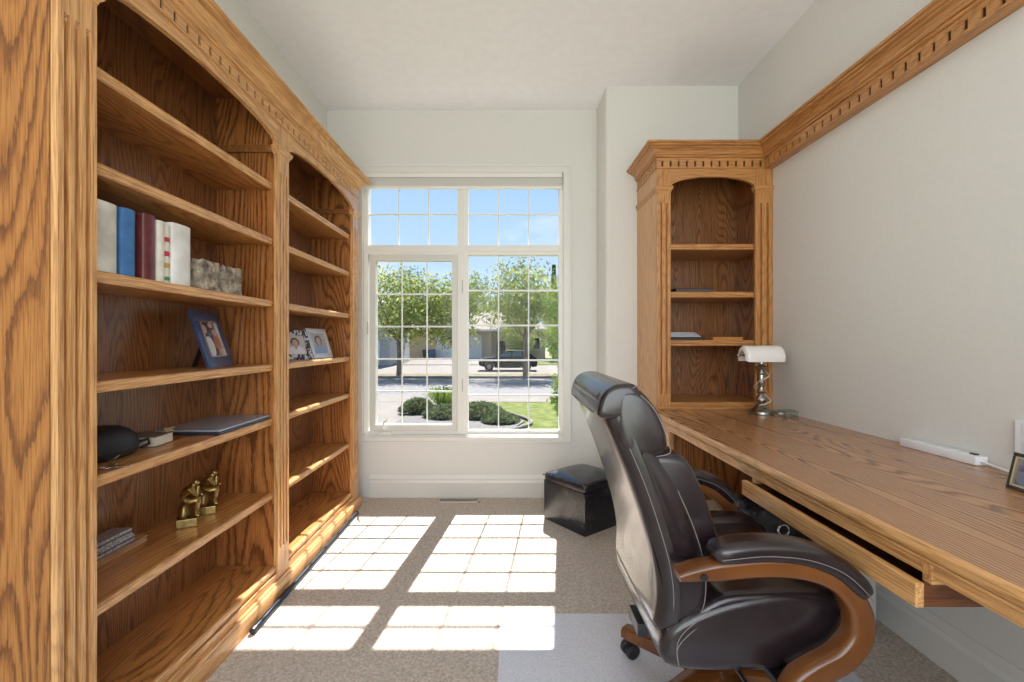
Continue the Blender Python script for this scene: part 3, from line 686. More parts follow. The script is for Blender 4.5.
# dark rod along the plinth
m = MB(); m.tube([(-1.044, 1.85, 0.0135), (-1.044, 3.10, 0.0135)], 0.0125, 14)
ro = thing('metal_rod', 'thin dark metal rod lying on the carpet along the bookcase plinth', 'rod', (-1.044, 2.47, 0))
m.build('shaft', DARKMETAL, ro, smooth=40)
for y0, y1 in ((1.835, 1.86), (3.09, 3.112)):
    m = MB(); m.lathe([(0.003, y0), (0.0125, y0 + 0.002), (0.0135, y0 + 0.008), (0.0135, y1)], (-1.044, 0, 0.0140), 14, 'Y'); m.build('end_cap', PLASTIC, ro, smooth=40)

# ---------------------------------------------------------------- books and objects on the bookcase
def book(name, y0, y1, h, xs, depth, cover, label, pages=(0.75, 0.70, 0.60), bands=None, z=1.392, rounded=0.010):
    t = thing(name, label, 'book', (xs - depth / 2, (y0 + y1) / 2, z), 0, 'books standing on the fourth shelf up of the near bay')
    th = min(0.003, (y1 - y0) * 0.2); z0, z1 = z + 0.0005, z + h
    # cover: U section with rounded spine, seen from above
    n = 8; cy = (y0 + y1) / 2; hw = (y1 - y0) / 2
    outer = [(xs - depth, y0)] + [(xs - rounded + rounded * math.sin(PI * k / n), cy - hw * math.cos(PI * k / n)) for k in range(n + 1)] + [(xs - depth, y1)]
    inner = [(xs - depth, y1 - th)] + [(xs - rounded - 0.003 + rounded * math.sin(PI * k / n) * 0.7, cy + (hw - th) * math.cos(PI * k / n)) for k in range(n + 1)] + [(xs - depth, y0 + th)]
    m = MB(); m.prism(outer + inner, z0, z1, 'Z'); m.build('cover', cover, t, smooth=50)
    m = MB(); m.box(xs - depth + 0.004, xs - rounded - 0.004, y0 + th, y1 - th, z0 + 0.002, z1 - 0.004); m.build('page_block', mat('paper', pages, 0.8), t)
    if bands:
        m = MB(); k = 0
        for za, zb_, c in bands:
            pts_o = [(xs - rounded + (rounded + 0.0008) * math.sin(PI * (q + 1) / (n + 2)), cy - (hw + 0.0004) * math.cos(PI * (q + 1) / (n + 2))) for q in range(n + 1)]
            pts_i = [(a - 0.003, b) for a, b in pts_o[::-1]]
            mm = MB(); mm.prism(pts_o + pts_i, z + za, z + zb_, 'Z'); mm.build('spine_label', mat('spine print', c, 0.6), t)
    return t
cream = noisy('cream cloth', (0.62, 0.58, 0.50), (0.74, 0.70, 0.62), 25, 0.7)
XS = -1.118
book('book', 1.170, 1.292, 0.196, XS, 0.20, noisy('pale marbled board', (0.50, 0.48, 0.43), (0.74, 0.72, 0.66), 14, 0.6), 'thick pale marbled book, nearest to the front end of the bookcase', rounded=0.006)
book('book', 1.308, 1.358, 0.198, XS, 0.19, noisy('blue cloth', (0.035, 0.13, 0.32), (0.05, 0.17, 0.40), 30, 0.6), 'blue cloth-bound book between the thick pale book and the black one')
book('book', 1.360, 1.383, 0.204, XS - 0.02, 0.17, mat('black board', (0.012, 0.008, 0.010), 0.5), 'thin black book set back between the blue and maroon books')
book('book', 1.386, 1.436, 0.203, XS, 0.18, noisy('maroon leather', (0.10, 0.018, 0.02), (0.15, 0.03, 0.03), 30, 0.35), 'maroon book with a shiny spine on the fourth shelf')
book('book', 1.438, 1.473, 0.196, XS, 0.18, cream, 'slim cream book between the maroon book and the red-marked one')
book('book', 1.475, 1.502, 0.190, XS - 0.006, 0.17, mat('ivory paper', (0.66, 0.64, 0.56), 0.6), 'slim ivory book with red, ochre and green spine marks', bands=[(0.135, 0.150, (0.5, 0.03, 0.05)), (0.088, 0.104, (0.5, 0.03, 0.05)), (0.05, 0.065, (0.55, 0.30, 0.06)), (0.008, 0.020, (0.05, 0.25, 0.10))])
book('book', 1.506, 1.594, 0.206, XS, 0.20, noisy('white marbled board', (0.60, 0.57, 0.52), (0.80, 0.79, 0.78), 9, 0.5), 'thick white veined book standing last in the row beside the stone blocks', rounded=0.008)

def stone(y0, y1, label):
    t = MB(); x1, x0, z0, z1 = -1.118, -1.29, 1.3925, 1.498
    rings = []; rnd = random.Random(int(y0 * 100))
    for i in range(9):
        z = z0 + (z1 - z0) * i / 8; ring = []
        for k in range(28):
            a = 2 * PI * k / 28; c, s_ = math.cos(a), math.sin(a); j = 1 + rnd.uniform(-0.05, 0.05) + 0.03 * math.sin(7 * z * 40 + k)
            ring.append(((x0 + x1) / 2 + math.copysign(abs(c) ** 0.3, c) * (x1 - x0) / 2 * j, (y0 + y1) / 2 + math.copysign(abs(s_) ** 0.3, s_) * (y1 - y0) / 2 * j, z + (rnd.uniform(-0.003, 0.006) if i == 8 else 0)))
        rings.append(ring)
    t.rings(rings)
    o = t.build('stone_block', noisy('rough brown stone', (0.12, 0.095, 0.075), (0.50, 0.42, 0.32), 28, 0.8, 0.9, 55, bdist=0.02), smooth=35)
    tag(o, label, 'stone block', 'rough stone blocks beside the books')
stone(1.640, 1.755, 'rough grey-brown stone block right beside the white veined book')
stone(1.775, 1.905, 'rough brown stone block farther from the books, nearer the middle post')

def picture_frame(bl, br, height, lean, border, fmat, label, art, thick=0.014, frame2=None, name='picture_frame', group=None):
    """bl, br: bottom corners on the support (x, y, z) as seen from the front; leans back"""
    bl, br = Vector(bl), Vector(br); ux = (br - bl); W = ux.length; ang = math.atan2(ux.y, ux.x)
    t = thing(name, label, 'picture frame', bl, ang, group)
    L_ = MB(); a = math.atan2(lean, height); H = math.hypot(lean, height)
    M = Matrix.Translation((0, 0, thick * math.sin(a) * 0.0 + 0.001)) @ Matrix.Rotation(-a, 4, 'X')
    for x0, x1, z0, z1 in ((0, W, 0, border), (0, W, H - border, H), (0, border, border, H - border), (W - border, W, border, H - border)): L_.box(x0, x1, 0.0, thick, z0, z1, 0.002)
    L_.xf(M); L_.build('frame', fmat, t, local=True, smooth=40)
    if frame2:
        m = MB(); q = border
        for x0, x1, z0, z1 in ((q, W - q, q, q + 0.005), (q, W - q, H - q - 0.005, H - q), (q, q + 0.005, q, H - q), (W - q - 0.005, W - q, q, H - q)): m.box(x0, x1, -0.001, thick, z0, z1)
        m.xf(M); m.build('inner_rim', frame2, t, local=True)
    m = MB(); m.box(border * 0.9, W - border * 0.9, 0.005, thick - 0.001, border * 0.9, H - border * 0.9); m.xf(M); m.build('photo', art[0], t, local=True)
    y = 0.0035
    for k, (cx, cz, rx, rz, mt) in enumerate(art[1]):
        m = MB(); iw, ih = W - 2 * border, H - 2 * border
        ring = [(border + iw * (cx + rx * math.cos(2 * PI * q / 20)), border + ih * (cz + rz * math.sin(2 * PI * q / 20))) for q in range(20)]
        ring = [(min(max(u, border + 0.001), W - border - 0.001), min(max(v_, border + 0.001), H - border - 0.001)) for u, v_ in ring]
        m.prism(ring, 0.0048 - 0.0003 * (k + 1), 0.0052, 'Y'); m.xf(M); m.build('photo_figure', mt, t, local=True)
    m = MB(); zt_ = H * 0.65
    p = M @ Vector((W / 2, thick, zt_))
    m.hexa([(W / 2 - 0.02, p.y + 0.050, 0.001), (W / 2 + 0.02, p.y + 0.050, 0.001), (W / 2 + 0.02, p.y + 0.053, 0.001), (W / 2 - 0.02, p.y + 0.053, 0.001),
            (W / 2 - 0.015, p.y, p.z), (W / 2 + 0.015, p.y, p.z), (W / 2 + 0.015, p.y + 0.003, p.z), (W / 2 - 0.015, p.y + 0.003, p.z)]); m.build('easel_back', PLASTIC, t, local=True)
    return t
skin = mat('photo skin tone', (0.48, 0.33, 0.27), 0.4); hair = mat('photo dark hair', (0.11, 0.08, 0.075), 0.4); dress = mat('photo red cloth', (0.40, 0.12, 0.08), 0.4)
whitec = mat('photo white cloth', (0.62, 0.64, 0.70), 0.4); bluec = mat('photo blue shirt', (0.25, 0.36, 0.55), 0.4)
photobg = noisy('family photo', (0.02, 0.03, 0.05), (0.14, 0.15, 0.20), 25, 0.15)
S4 = 1.0905
picture_frame((-1.190, 1.800, S4), (-1.225, 2.020, S4), 0.235, 0.075, 0.045, noisy('navy speckled frame', (0.02, 0.035, 0.10), (0.05, 0.08, 0.18), 120, 0.3), 'dark navy picture frame with a family photo on the middle shelf of the near bay',
              (photobg, [(0.25, 0.30, 0.24, 0.28, whitec), (0.18, 0.78, 0.12, 0.12, skin), (0.75, 0.40, 0.20, 0.26, dress), (0.72, 0.68, 0.13, 0.10, skin), (0.62, 0.9, 0.14, 0.08, skin), (0.85, 0.12, 0.14, 0.12, skin)]), frame2=mat('silver rim', (0.5, 0.48, 0.46), 0.3, 0.8))
greybg = mat('portrait backdrop', (0.42, 0.42, 0.44), 0.25)
picture_frame((-1.250, 2.520, S4), (-1.175, 2.720, S4), 0.175, 0.055, 0.034, noisy('black and silver scrollwork', (0.01, 0.01, 0.012), (0.50, 0.50, 0.56), 55, 0.3, lo=0.49, hi=0.53), 'black and silver patterned picture frame, left one of the pair in the far bay',
              (mat('portrait paper', (0.50, 0.46, 0.46), 0.25), [(0.5, 0.12, 0.42, 0.34, whitec), (0.5, 0.64, 0.22, 0.24, hair), (0.5, 0.40, 0.08, 0.14, skin), (0.5, 0.57, 0.145, 0.205, skin)]), group='pair of picture frames in the far bay')
picture_frame((-1.205, 2.800, S4), (-1.176, 3.030, S4), 0.190, 0.06, 0.026, mat('silver white frame', (0.62, 0.63, 0.63), 0.25, 0.3), 'silver-white picture frame with a portrait, right one of the pair in the far bay',
              (greybg, [(0.5, 0.12, 0.42, 0.36, bluec), (0.48, 0.62, 0.22, 0.25, hair), (0.48, 0.42, 0.08, 0.12, skin), (0.48, 0.58, 0.14, 0.19, skin)]), frame2=mat('thin pale rim', (0.6, 0.6, 0.58), 0.4), group='pair of picture frames in the far bay')

# fifth level: black case, keys, paperback, laptop
S5 = 0.834
hc = thing('hard_case', 'black rounded hard case on the shelf beside the keys', 'case', (-1.28, 1.405, S5))
m = MB(); R = []
for z, k in ((0.0, 0.80), (0.006, 0.93), (0.020, 1.0), (0.036, 1.0), (0.060, 0.93), (0.080, 0.76), (0.092, 0.52), (0.098, 0.22)):
    R.append([(-1.28 + 0.086 * k * math.cos(2 * PI * q / 28), 1.400 + 0.125 * k * math.sin(2 * PI * q / 28), S5 + 0.0005 + z) for q in range(28)])
m.rings(R); m.build('shell', noisy('black nylon', (0.008, 0.010, 0.014), (0.014, 0.016, 0.022), 200, 0.55), hc, smooth='all')
m = MB(); m.tube([(-1.28 + 0.0865 * math.cos(2 * PI * q / 28), 1.400 + 0.1255 * math.sin(2 * PI * q / 28), S5 + 0.028) for q in range(29)], 0.0022, 6); m.build('zip', PLASTIC, hc)
m = MB(); m.tube([(-1.235, 1.508, S5 + 0.03), (-1.222, 1.528, S5 + 0.034), (-1.212, 1.520, S5 + 0.02), (-1.222, 1.498, S5 + 0.012)], 0.005, 6); m.build('loop', PLASTIC, hc, smooth=40)
ky = thing('key_bunch', 'small bunch of metal keys on the shelf in front of the black case', 'keys', (-1.150, 1.285, S5))
m = MB(); m.tube([(-1.150 + 0.014 * math.cos(a), 1.285 + 0.014 * math.sin(a), S5 + 0.003) for a in [2 * PI * k / 16 for k in range(17)]], 0.0018, 6); m.build('ring', CHROME, ky)
for a in (0.2, 1.0, 1.8):
    m = MB(); m.lathe([(0.002, 0), (0.011, 0.0005), (0.011, 0.0025), (0.002, 0.003)], (0.026, 0, 0), 12); m.box(0.034, 0.062, -0.0035, 0.0035, 0.0005, 0.0025)
    m.xf(Matrix.Translation((-1.150, 1.285, S5 + 0.003 + a * 0.004)) @ Matrix.Rotation(a, 4, 'Z') @ Matrix.Rotation(-0.12 * a, 4, 'Y')); m.build('key', BRASS if a == 1.0 else CHROME, ky)
def flatbook(c, rz, w, l, h, z, covm, name, label, cat='book'):
    t = thing(name, label, cat, (c[0], c[1], z), rz)
    m = MB(); m.box(-w / 2, w / 2, -l / 2, l / 2, 0.0005, 0.0025); m.box(-w / 2, w / 2, -l / 2, l / 2, h - 0.002, h); m.box(-w / 2, -w / 2 + 0.003, -l / 2, l / 2, 0.0005, h); m.build('cover', covm, t, local=True)
    m = MB(); m.box(-w / 2 + 0.003, w / 2 - 0.003, -l / 2 + 0.003, l / 2 - 0.003, 0.0025, h - 0.002); m.build('page_block', mat('book pages', (0.72, 0.66, 0.55), 0.8), t, local=True)
    return t
flatbook((-1.292, 1.590), 0.12, 0.150, 0.100, 0.036, S5, noisy('dark printed cover', (0.05, 0.04, 0.04), (0.22, 0.18, 0.15), 30, 0.35), 'paperback_book', 'dark-covered paperback lying flat between the black case and the laptop')
m = MB()
for k in range(9):
    a = random.uniform(-0.6, 1.4); m.tube([(-1.235, 1.61, S5 + 0.038), (-1.235 + 0.016 * math.cos(a), 1.61 + 0.018 * math.sin(a), S5 + 0.050 + random.uniform(-0.005, 0.008)), (-1.235 + 0.034 * math.cos(a), 1.61 + 0.036 * math.sin(a), S5 + 0.046 + random.uniform(-0.004, 0.010))], 0.0018, 5)
tag(m.build('dried_sprig', mat('dried grass', (0.42, 0.33, 0.16), 0.7)), 'small dried sprig lying on top of the dark paperback', 'sprig')
lp = thing('laptop', 'closed silver-blue laptop lying on the shelf left of the middle post', 'laptop', (-1.25, 1.92, S5))
LM = mat('silver blue metal', (0.36, 0.42, 0.52), 0.25, 0.3)
m = MB(); m.box(-1.372, -1.118, 1.742, 2.112, S5 + 0.0005, S5 + 0.012, 0.003); m.build('base', mat('dark laptop base', (0.05, 0.06, 0.09), 0.35, 0.5), lp)
m = MB(); m.box(-1.372, -1.118, 1.742, 2.112, S5 + 0.013, S5 + 0.020, 0.003); m.build('lid', LM, lp)
m = MB(); m.tube([(-1.366, 1.80, S5 + 0.0125), (-1.366, 2.04, S5 + 0.0125)], 0.004, 8); m.build('hinge', DARKMETAL, lp)
m = MB(); m.box(-1.1165, -1.1150, 1.90, 1.93, S5 + 0.011, S5 + 0.013); m.build('latch_notch', PLASTIC, lp)

# sixth level: thinker bookends and card box on a wooden box
S6 = 0.483
def thinker(c, rz, label, z=S6, k=1.0):
    t = thing('figurine_bookend', label, 'figurine', (c[0], c[1], z), rz, 'brass seated figure bookends')
    m = MB(); m.box(-0.034, 0.034, -0.030, 0.030, 0.0005, 0.032, 0.002); m.build('plinth', BRASS, t, local=True)
    m = MB(); rnd = random.Random(3); R = []
    for i, (zz, rr) in enumerate(((0.032, 0.029), (0.05, 0.026), (0.07, 0.023), (0.082, 0.018), (0.088, 0.008))):
        R.append([(-0.012 + rr * math.cos(a) * rnd.uniform(0.8, 1.1) * 0.8, rr * math.sin(a) * rnd.uniform(0.85, 1.1), zz) for a in [2 * PI * q / 12 for q in range(12)]])
    m.rings(R); m.build('rock_seat', BRASS, t, local=True, smooth='all')
    J = {'pel': (-0.012, 0, 0.096, .017), 'sp1': (-0.012, 0, 0.114, .0155), 'sp2': (-0.003, 0, 0.132, .0185), 'ch': (0.006, 0, 0.144, .016), 'nk': (0.018, 0, 0.155, .008), 'hd': (0.026, 0, 0.165, .013), 'hd2': (0.032, 0, 0.172, .0115)}
    E = [('pel', 'sp1'), ('sp1', 'sp2'), ('sp2', 'ch'), ('ch', 'nk'), ('nk', 'hd'), ('hd', 'hd2')]
    for s_, n in ((1, 'l'), (-1, 'r')):
        J.update({n + 'h': (0.0, s_ * 0.013, 0.094, .0135), n + 'k': (0.034, s_ * 0.014, 0.098, .011), n + 's': (0.030, s_ * 0.013, 0.066, .0085), n + 'a': (0.020 if s_ > 0 else 0.026, s_ * 0.013, 0.040, .0065), n + 't': (0.036 if s_ > 0 else 0.042, s_ * 0.014, 0.036, .0055)})
        E += [('pel', n + 'h'), (n + 'h', n + 'k'), (n + 'k', n + 's'), (n + 's', n + 'a'), (n + 'a', n + 't')]
    J.update({'ru': (0.008, -0.020, 0.142, .009), 're': (0.030, -0.008, 0.112, .0075), 'rw': (0.033, -0.002, 0.140, .006), 'rf': (0.033, 0.0, 0.152, .0055),
              'lu': (0.008, 0.020, 0.142, .009), 'le': (0.018, 0.022, 0.115, .0075), 'lw': (0.040, 0.014, 0.112, .006), 'lf': (0.048, 0.008, 0.108, .0045)})
    E += [('ch', 'ru'), ('ru', 're'), ('re', 'rw'), ('rw', 'rf'), ('ch', 'lu'), ('lu', 'le'), ('le', 'lw'), ('lw', 'lf')]
    names = list(J); me = bpy.data.meshes.new('seated_figure')
    bm = bmesh.new(); sk = bm.verts.layers.skin.verify(); V = []
    for i, n in enumerate(names):
        x, y, z_, r = J[n]; v_ = bm.verts.new((x, y, z_)); v_[sk].radius = (r * 1.18, r * 1.18); v_[sk].use_root = (i == 0); V.append(v_)
    for a, b_ in E: bm.edges.new((V[names.index(a)], V[names.index(b_)]))
    bm.to_mesh(me); bm.free(); me.materials.append(BRASS)
    o = bpy.data.objects.new('seated_figure', me); col.objects.link(o); o.parent = t; WL[o.name] = wl(t)
    md = o.modifiers.new('skin', 'SKIN'); md.use_smooth_shade = True
    o.modifiers.new('sub', 'SUBSURF').levels = 1; o.modifiers['sub'].render_levels = 2
    return t
thinker((-1.246, 1.752), 0.45, 'brass seated thinker bookend, nearer one with the lit face, on the second shelf up')
thinker((-1.258, 1.882), 0.45, 'brass seated thinker bookend behind the other, beside the middle post')
wb = thing('wooden_box', 'slim light wooden box lying flat under the silver card cases', 'wooden box', (-1.335, 1.42, S6))
m = MB(); m.box(-1.372, -1.292, 1.235, 1.610, S6 + 0.0005, S6 + 0.014, 0.003); m.build('body', oak('pale box wood', 'Y', light=(0.55, 0.33, 0.18), mid=(0.45, 0.26, 0.13), dark=(0.3, 0.16, 0.08)), wb)
m = MB(); m.box(-1.374, -1.290, 1.233, 1.612, S6 + 0.015, S6 + 0.024, 0.003); m.build('lid', oak('pale lid wood', 'Y', light=(0.58, 0.36, 0.20), mid=(0.48, 0.28, 0.15), dark=(0.34, 0.18, 0.09)), wb)
for k, (lab, dy) in enumerate((('patterned silver card case lying directly on the slim wooden box', 0.0), ('patterned silver card case stacked on top of the other silver case', -0.010))):
    z = S6 + 0.0245 + k * 0.0245
    t = thing('card_case', lab, 'card case', (-1.335, 1.475, z), 0, 'silver card cases on the wooden box')
    m = MB(); m.box(-1.365, -1.298, 1.385 + dy, 1.565 + dy, z, z + 0.010, 0.002); m.box(-1.365, -1.298, 1.385 + dy, 1.565 + dy, z + 0.014, z + 0.0238, 0.002)
    m.build('shell', noisy('patterned silver', (0.16, 0.17, 0.21), (0.62, 0.64, 0.70), 260, 0.3, metal=0.4, lo=0.35, hi=0.6), t)
    m = MB(); m.box(-1.363, -1.300, 1.387 + dy, 1.563 + dy, z + 0.010, z + 0.014); m.build('seam', mat('dark seam', (0.02, 0.02, 0.03), 0.5), t)

# ---------------------------------------------------------------- hutch objects
t = thing('notebook', 'thin black notebook lying on the upper hutch shelf', 'notebook', (1.15, 2.85, 1.502))
m = MB(); m.box(1.03, 1.262, 2.765, 2.95, 1.5025, 1.506); m.box(1.03, 1.262, 2.765, 2.95, 1.520, 1.5235, 0.001); m.box(1.03, 1.035, 2.765, 2.95, 1.5025, 1.5235); m.build('cover', mat('matte black cover', (0.01, 0.01, 0.012), 0.45), t)
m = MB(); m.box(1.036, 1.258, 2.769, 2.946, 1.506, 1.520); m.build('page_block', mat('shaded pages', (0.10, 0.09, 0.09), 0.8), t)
zz = 1.206
t = thing('document_tray', 'black folder lying under loose papers on the lower hutch shelf', 'folder', (1.12, 2.85, zz))
m = MB(); m.box(1.0, 1.215, 2.765, 2.98, zz + 0.0005, zz + 0.004); m.box(1.0, 1.215, 2.765, 2.98, zz + 0.016, zz + 0.019); m.box(1.0, 1.004, 2.765, 2.98, zz + 0.0005, zz + 0.019); m.build('cover', mat('folder black', (0.012, 0.012, 0.014), 0.4), t)
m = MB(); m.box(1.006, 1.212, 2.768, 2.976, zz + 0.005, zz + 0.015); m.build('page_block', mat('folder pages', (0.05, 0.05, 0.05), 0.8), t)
t.name = 'folder'
for k in range(4):
    m = MB(); z = zz + 0.020 + k * 0.0075; dx = [0.0, -0.008, -0.016, -0.026][k]
    m.hexa([(1.0, 2.775 + k * 0.004, z), (1.190 + dx, 2.770 + k * 0.006, z), (1.185 + dx, 2.97, z), (1.0, 2.97, z), (1.0, 2.775 + k * 0.004, z + 0.0055), (1.185 + dx, 2.772 + k * 0.006, z + 0.004), (1.180 + dx, 2.97, z + 0.004), (1.0, 2.97, z + 0.0055)])
    o = m.build('paper_bundle', mat('paper grey %d' % k, (0.55 - 0.07 * (k % 2), 0.56 - 0.07 * (k % 2), 0.60 - 0.06 * (k % 2)), 0.6))
    tag(o, ['grey-white paper bundle lowest on the black folder in the hutch', 'second paper bundle up on the black folder in the hutch', 'third paper bundle up on the black folder in the hutch', 'topmost narrow paper bundle on the black folder in the hutch'][k], 'papers', 'paper bundles on the black folder')
t = thing('envelope_box', 'flat orange-brown box lying beside the papers on the lower hutch shelf', 'box', (1.34, 2.86, zz))
OR_ = noisy('orange card', (0.50, 0.20, 0.04), (0.58, 0.25, 0.06), 30, 0.6)
m = MB(); m.box(1.262, 1.445, 2.770, 2.93, zz + 0.0005, zz + 0.010, 0.001); m.build('body', OR_, t)
m = MB(); m.box(1.260, 1.447, 2.768, 2.932, zz + 0.011, zz + 0.018, 0.001); m.build('lid', OR_, t)

# ---------------------------------------------------------------- banker's lamp and desk objects
lx, ly = 1.438, 2.555
lm = thing('desk_lamp', 'pewter banker lamp with a white glass shade on the far end of the desk', 'lamp', (lx, ly, DZ))
m = MB(); m.lathe([(0.064, 0.0005), (0.066, 0.008), (0.063, 0.018), (0.052, 0.024), (0.046, 0.032), (0.034, 0.040), (0.028, 0.048)], (lx, ly, DZ), 32); m.build('base', PEWTER, lm, smooth=40)
m = MB(); m.lathe([(0.028, 0.046), (0.030, 0.054), (0.020, 0.062), (0.024, 0.072), (0.032, 0.082), (0.030, 0.094), (0.016, 0.106), (0.013, 0.114), (0.022, 0.122), (0.024, 0.130), (0.015, 0.142), (0.014, 0.158), (0.021, 0.172), (0.023, 0.20), (0.021, 0.224), (0.026, 0.230), (0.026, 0.238), (0.018, 0.246), (0.030, 0.256), (0.034, 0.268), (0.020, 0.274), (0.014, 0.285)], (lx, ly, DZ), 24); m.build('column', PEWTER, lm, smooth=40)
m = MB()
zs_ = DZ + 0.335
m.tube([(lx, ly, DZ + 0.28), (lx, ly, zs_ + 0.01)], 0.008); m.tube([(lx - 0.130, ly, zs_), (lx + 0.130, ly, zs_)], 0.005)
for s_ in (-1, 1): m.lathe([(0.002, -0.01), (0.008, -0.006), (0.010, 0.0), (0.008, 0.006), (0.002, 0.01)], (lx + s_ * 0.130, ly, zs_), 12, 'X')
m.build('shade_bracket', PEWTER, lm, smooth=40)
m = MB()   # half-barrel glass shade, ends rounded
rings = []
for u in [-1, -0.985, -0.95, -0.88, -0.6, 0, 0.6, 0.88, 0.95, 0.985, 1]:
    k = (1 - max(0, (abs(u) - 0.86) / 0.14) ** 2.2) ** 0.5 if abs(u) > 0.86 else 1.0; k = 0.62 + 0.38 * k
    x = lx + u * 0.110; out = []; inn = []
    for q in range(13):
        a = math.radians(-22 + (224 * q / 12)); rr = 0.070
        out.append((x, ly + rr * 0.88 * math.cos(a) * k, zs_ - 0.012 + rr * 0.95 * math.sin(a) * k)); inn.append((x, ly + (rr - 0.004) * 0.88 * math.cos(a) * k, zs_ - 0.012 + (rr - 0.004) * 0.95 * math.sin(a) * k))
    rings.append(out + inn[::-1])
m.rings(rings); m.build('lamp_shade', SHADE, lm, smooth=60)
m = MB(); m.tube([(lx + 0.06, ly, zs_ - 0.03), (lx + 0.062, ly - 0.004, zs_ - 0.15)], 0.0012, 5); m.lathe([(0.001, -0.012), (0.004, -0.006), (0.004, 0.006), (0.001, 0.012)], (lx + 0.062, ly - 0.004, zs_ - 0.155), 10); m.build('pull_chain', PEWTER, lm)
m = MB(); pts = []
for k in range(60):
    a = -0.6 + k * 0.16; f = k / 59; rr = 0.036 + 0.010 * math.sin(k * 0.35) + (0.03 * max(0, 0.2 - f) / 0.2)
    pts.append((lx + rr * math.cos(a * 1.1 - PI / 2), ly + rr * math.sin(a * 1.1 - PI / 2) * 0.9, DZ + 0.055 + f * 0.225))
m.tube([(lx + 0.12, ly + 0.09, DZ + 0.004), (lx + 0.10, ly - 0.02, DZ + 0.010)] + pts, 0.003, 6); m.build('cord', mat('ivory cord', (0.60, 0.56, 0.48), 0.5), lm, smooth='all')
gd = thing('glass_dish', 'small square greenish glass dish on the desk beside the lamp', 'dish', (1.539, 2.435, DZ))
m = MB(); x0, x1, y0, y1, z0 = 1.478, 1.552, 2.402, 2.466, DZ + 0.0005
m.box(x0, x1, y0, y1, z0, z0 + 0.008); m.box(x0, x1, y0, y0 + 0.006, z0 + 0.008, z0 + 0.036); m.box(x0, x1, y1 - 0.006, y1, z0 + 0.008, z0 + 0.036); m.box(x0, x0 + 0.006, y0 + 0.006, y1 - 0.006, z0 + 0.008, z0 + 0.036); m.box(x1 - 0.006, x1, y0 + 0.006, y1 - 0.006, z0 + 0.008, z0 + 0.036)
m.build('dish', DISHGLASS, gd)
m = MB(); m.box(x0 - 0.002, x1 + 0.002, y0 - 0.002, y1 + 0.002, z0 + 0.036, z0 + 0.040, 0.001); m.build('lid', glass_mat('green lid glass', (0.72, 0.78, 0.70), 0.3, 0.05), gd)

ps = thing('power_strip', 'long white power strip lying on the desk against the right wall', 'power strip', (1.575, 1.64, DZ))
m = MB(); m.box(1.553, 1.596, 1.495, 1.785, DZ + 0.0005, DZ + 0.031, 0.004); m.build('housing', WHITE, ps, smooth=40)
for k in range(5):
    y = 1.76 - k * 0.045
    m = MB(); m.box(1.562, 1.588, y - 0.034, y, DZ + 0.0308, DZ + 0.0322, 0.0005); sk_ = m.build('socket', mat('socket face', (0.70, 0.71, 0.74), 0.4), ps)
m = MB(); m.box(1.568, 1.582, 1.51, 1.53, DZ + 0.0308, DZ + 0.036, 0.001); m.build('switch', mat('dark rocker', (0.05, 0.05, 0.05), 0.4), ps)
m = MB(); m.tube(smoothpath([(1.574, 1.497, DZ + 0.014), (1.566, 1.44, DZ + 0.010), (1.555, 1.36, DZ + 0.0045), (1.555, 1.30, DZ + 0.0045), (1.575, 1.255, DZ + 0.02), (1.590, 1.25, DZ + 0.08), (1.592, 1.30, DZ + 0.10)]), 0.0042, 8); m.build('cord', WHITE, ps, smooth='all')
ou = thing('wall_outlet', 'white outlet cover on the right wall above the desk, at the picture edge', 'outlet', (XR, 1.375, 0.88))
m = MB(); m.box(XR - 0.010, XR - 0.0005, 1.34, 1.418, 0.835, 0.952, 0.003); m.build('cover_plate', WHITE, ou)
for z in (0.872, 0.925):
    m = MB(); m.box(XR - 0.012, XR - 0.009, 1.362, 1.396, z - 0.016, z + 0.016, 0.002); m.build('socket', mat('outlet face', (0.75, 0.76, 0.78), 0.4), ou)
picture_frame((1.413, 1.279, DZ), (1.398, 1.150, DZ), 0.100, 0.022, 0.010, mat('dark bronze frame', (0.05, 0.035, 0.02), 0.3, 0.4), 'small gold and black picture frame on the desk at the right picture edge',
              (noisy('purple portrait', (0.10, 0.08, 0.13), (0.30, 0.26, 0.38), 40, 0.15), [(0.35, 0.3, 0.3, 0.25, mat('photo grey cloth', (0.16, 0.18, 0.24), 0.3)), (0.45, 0.65, 0.14, 0.17, skin)]), thick=0.012, frame2=mat('gold rim', (0.60, 0.47, 0.26), 0.3, 0.7))

# under the desk: low white box, papers, black bag
sb = thing('storage_box', 'low white storage box on the floor under the desk', 'storage box', (1.25, 2.12, 0))
m = MB(); m.box(0.965, 1.50, 1.83, 2.405, 0.0, 0.318, 0.006); m.build('body', mat('white box plastic', (0.55, 0.54, 0.52), 0.5), sb)
m = MB(); m.box(0.955, 1.51, 1.82, 2.415, 0.319, 0.35, 0.008); m.build('lid', mat('white lid plastic', (0.70, 0.67, 0.60), 0.5), sb)
t = thing('folder', 'teal folder on the storage box behind the chair', 'folder', (1.03, 2.08, 0.35))
TEAL = mat('teal card', (0.03, 0.32, 0.36), 0.5)
m = MB(); m.box(0.970, 1.11, 2.03, 2.21, 0.3505, 0.353); m.box(0.970, 1.11, 2.03, 2.21, 0.361, 0.3635); m.box(0.970, 0.973, 2.03, 2.21, 0.3505, 0.3635); m.build('cover', TEAL, t)
m = MB(); m.box(0.974, 1.106, 2.033, 2.206, 0.353, 0.361); m.build('page_block', mat('loose sheets', (0.7, 0.7, 0.7), 0.7), t)
bg = thing('black_bag', 'crumpled black nylon bag on the box under the desk', 'bag', (1.25, 2.02, 0.35))
m = MB(); R = []; rnd = random.Random(5)
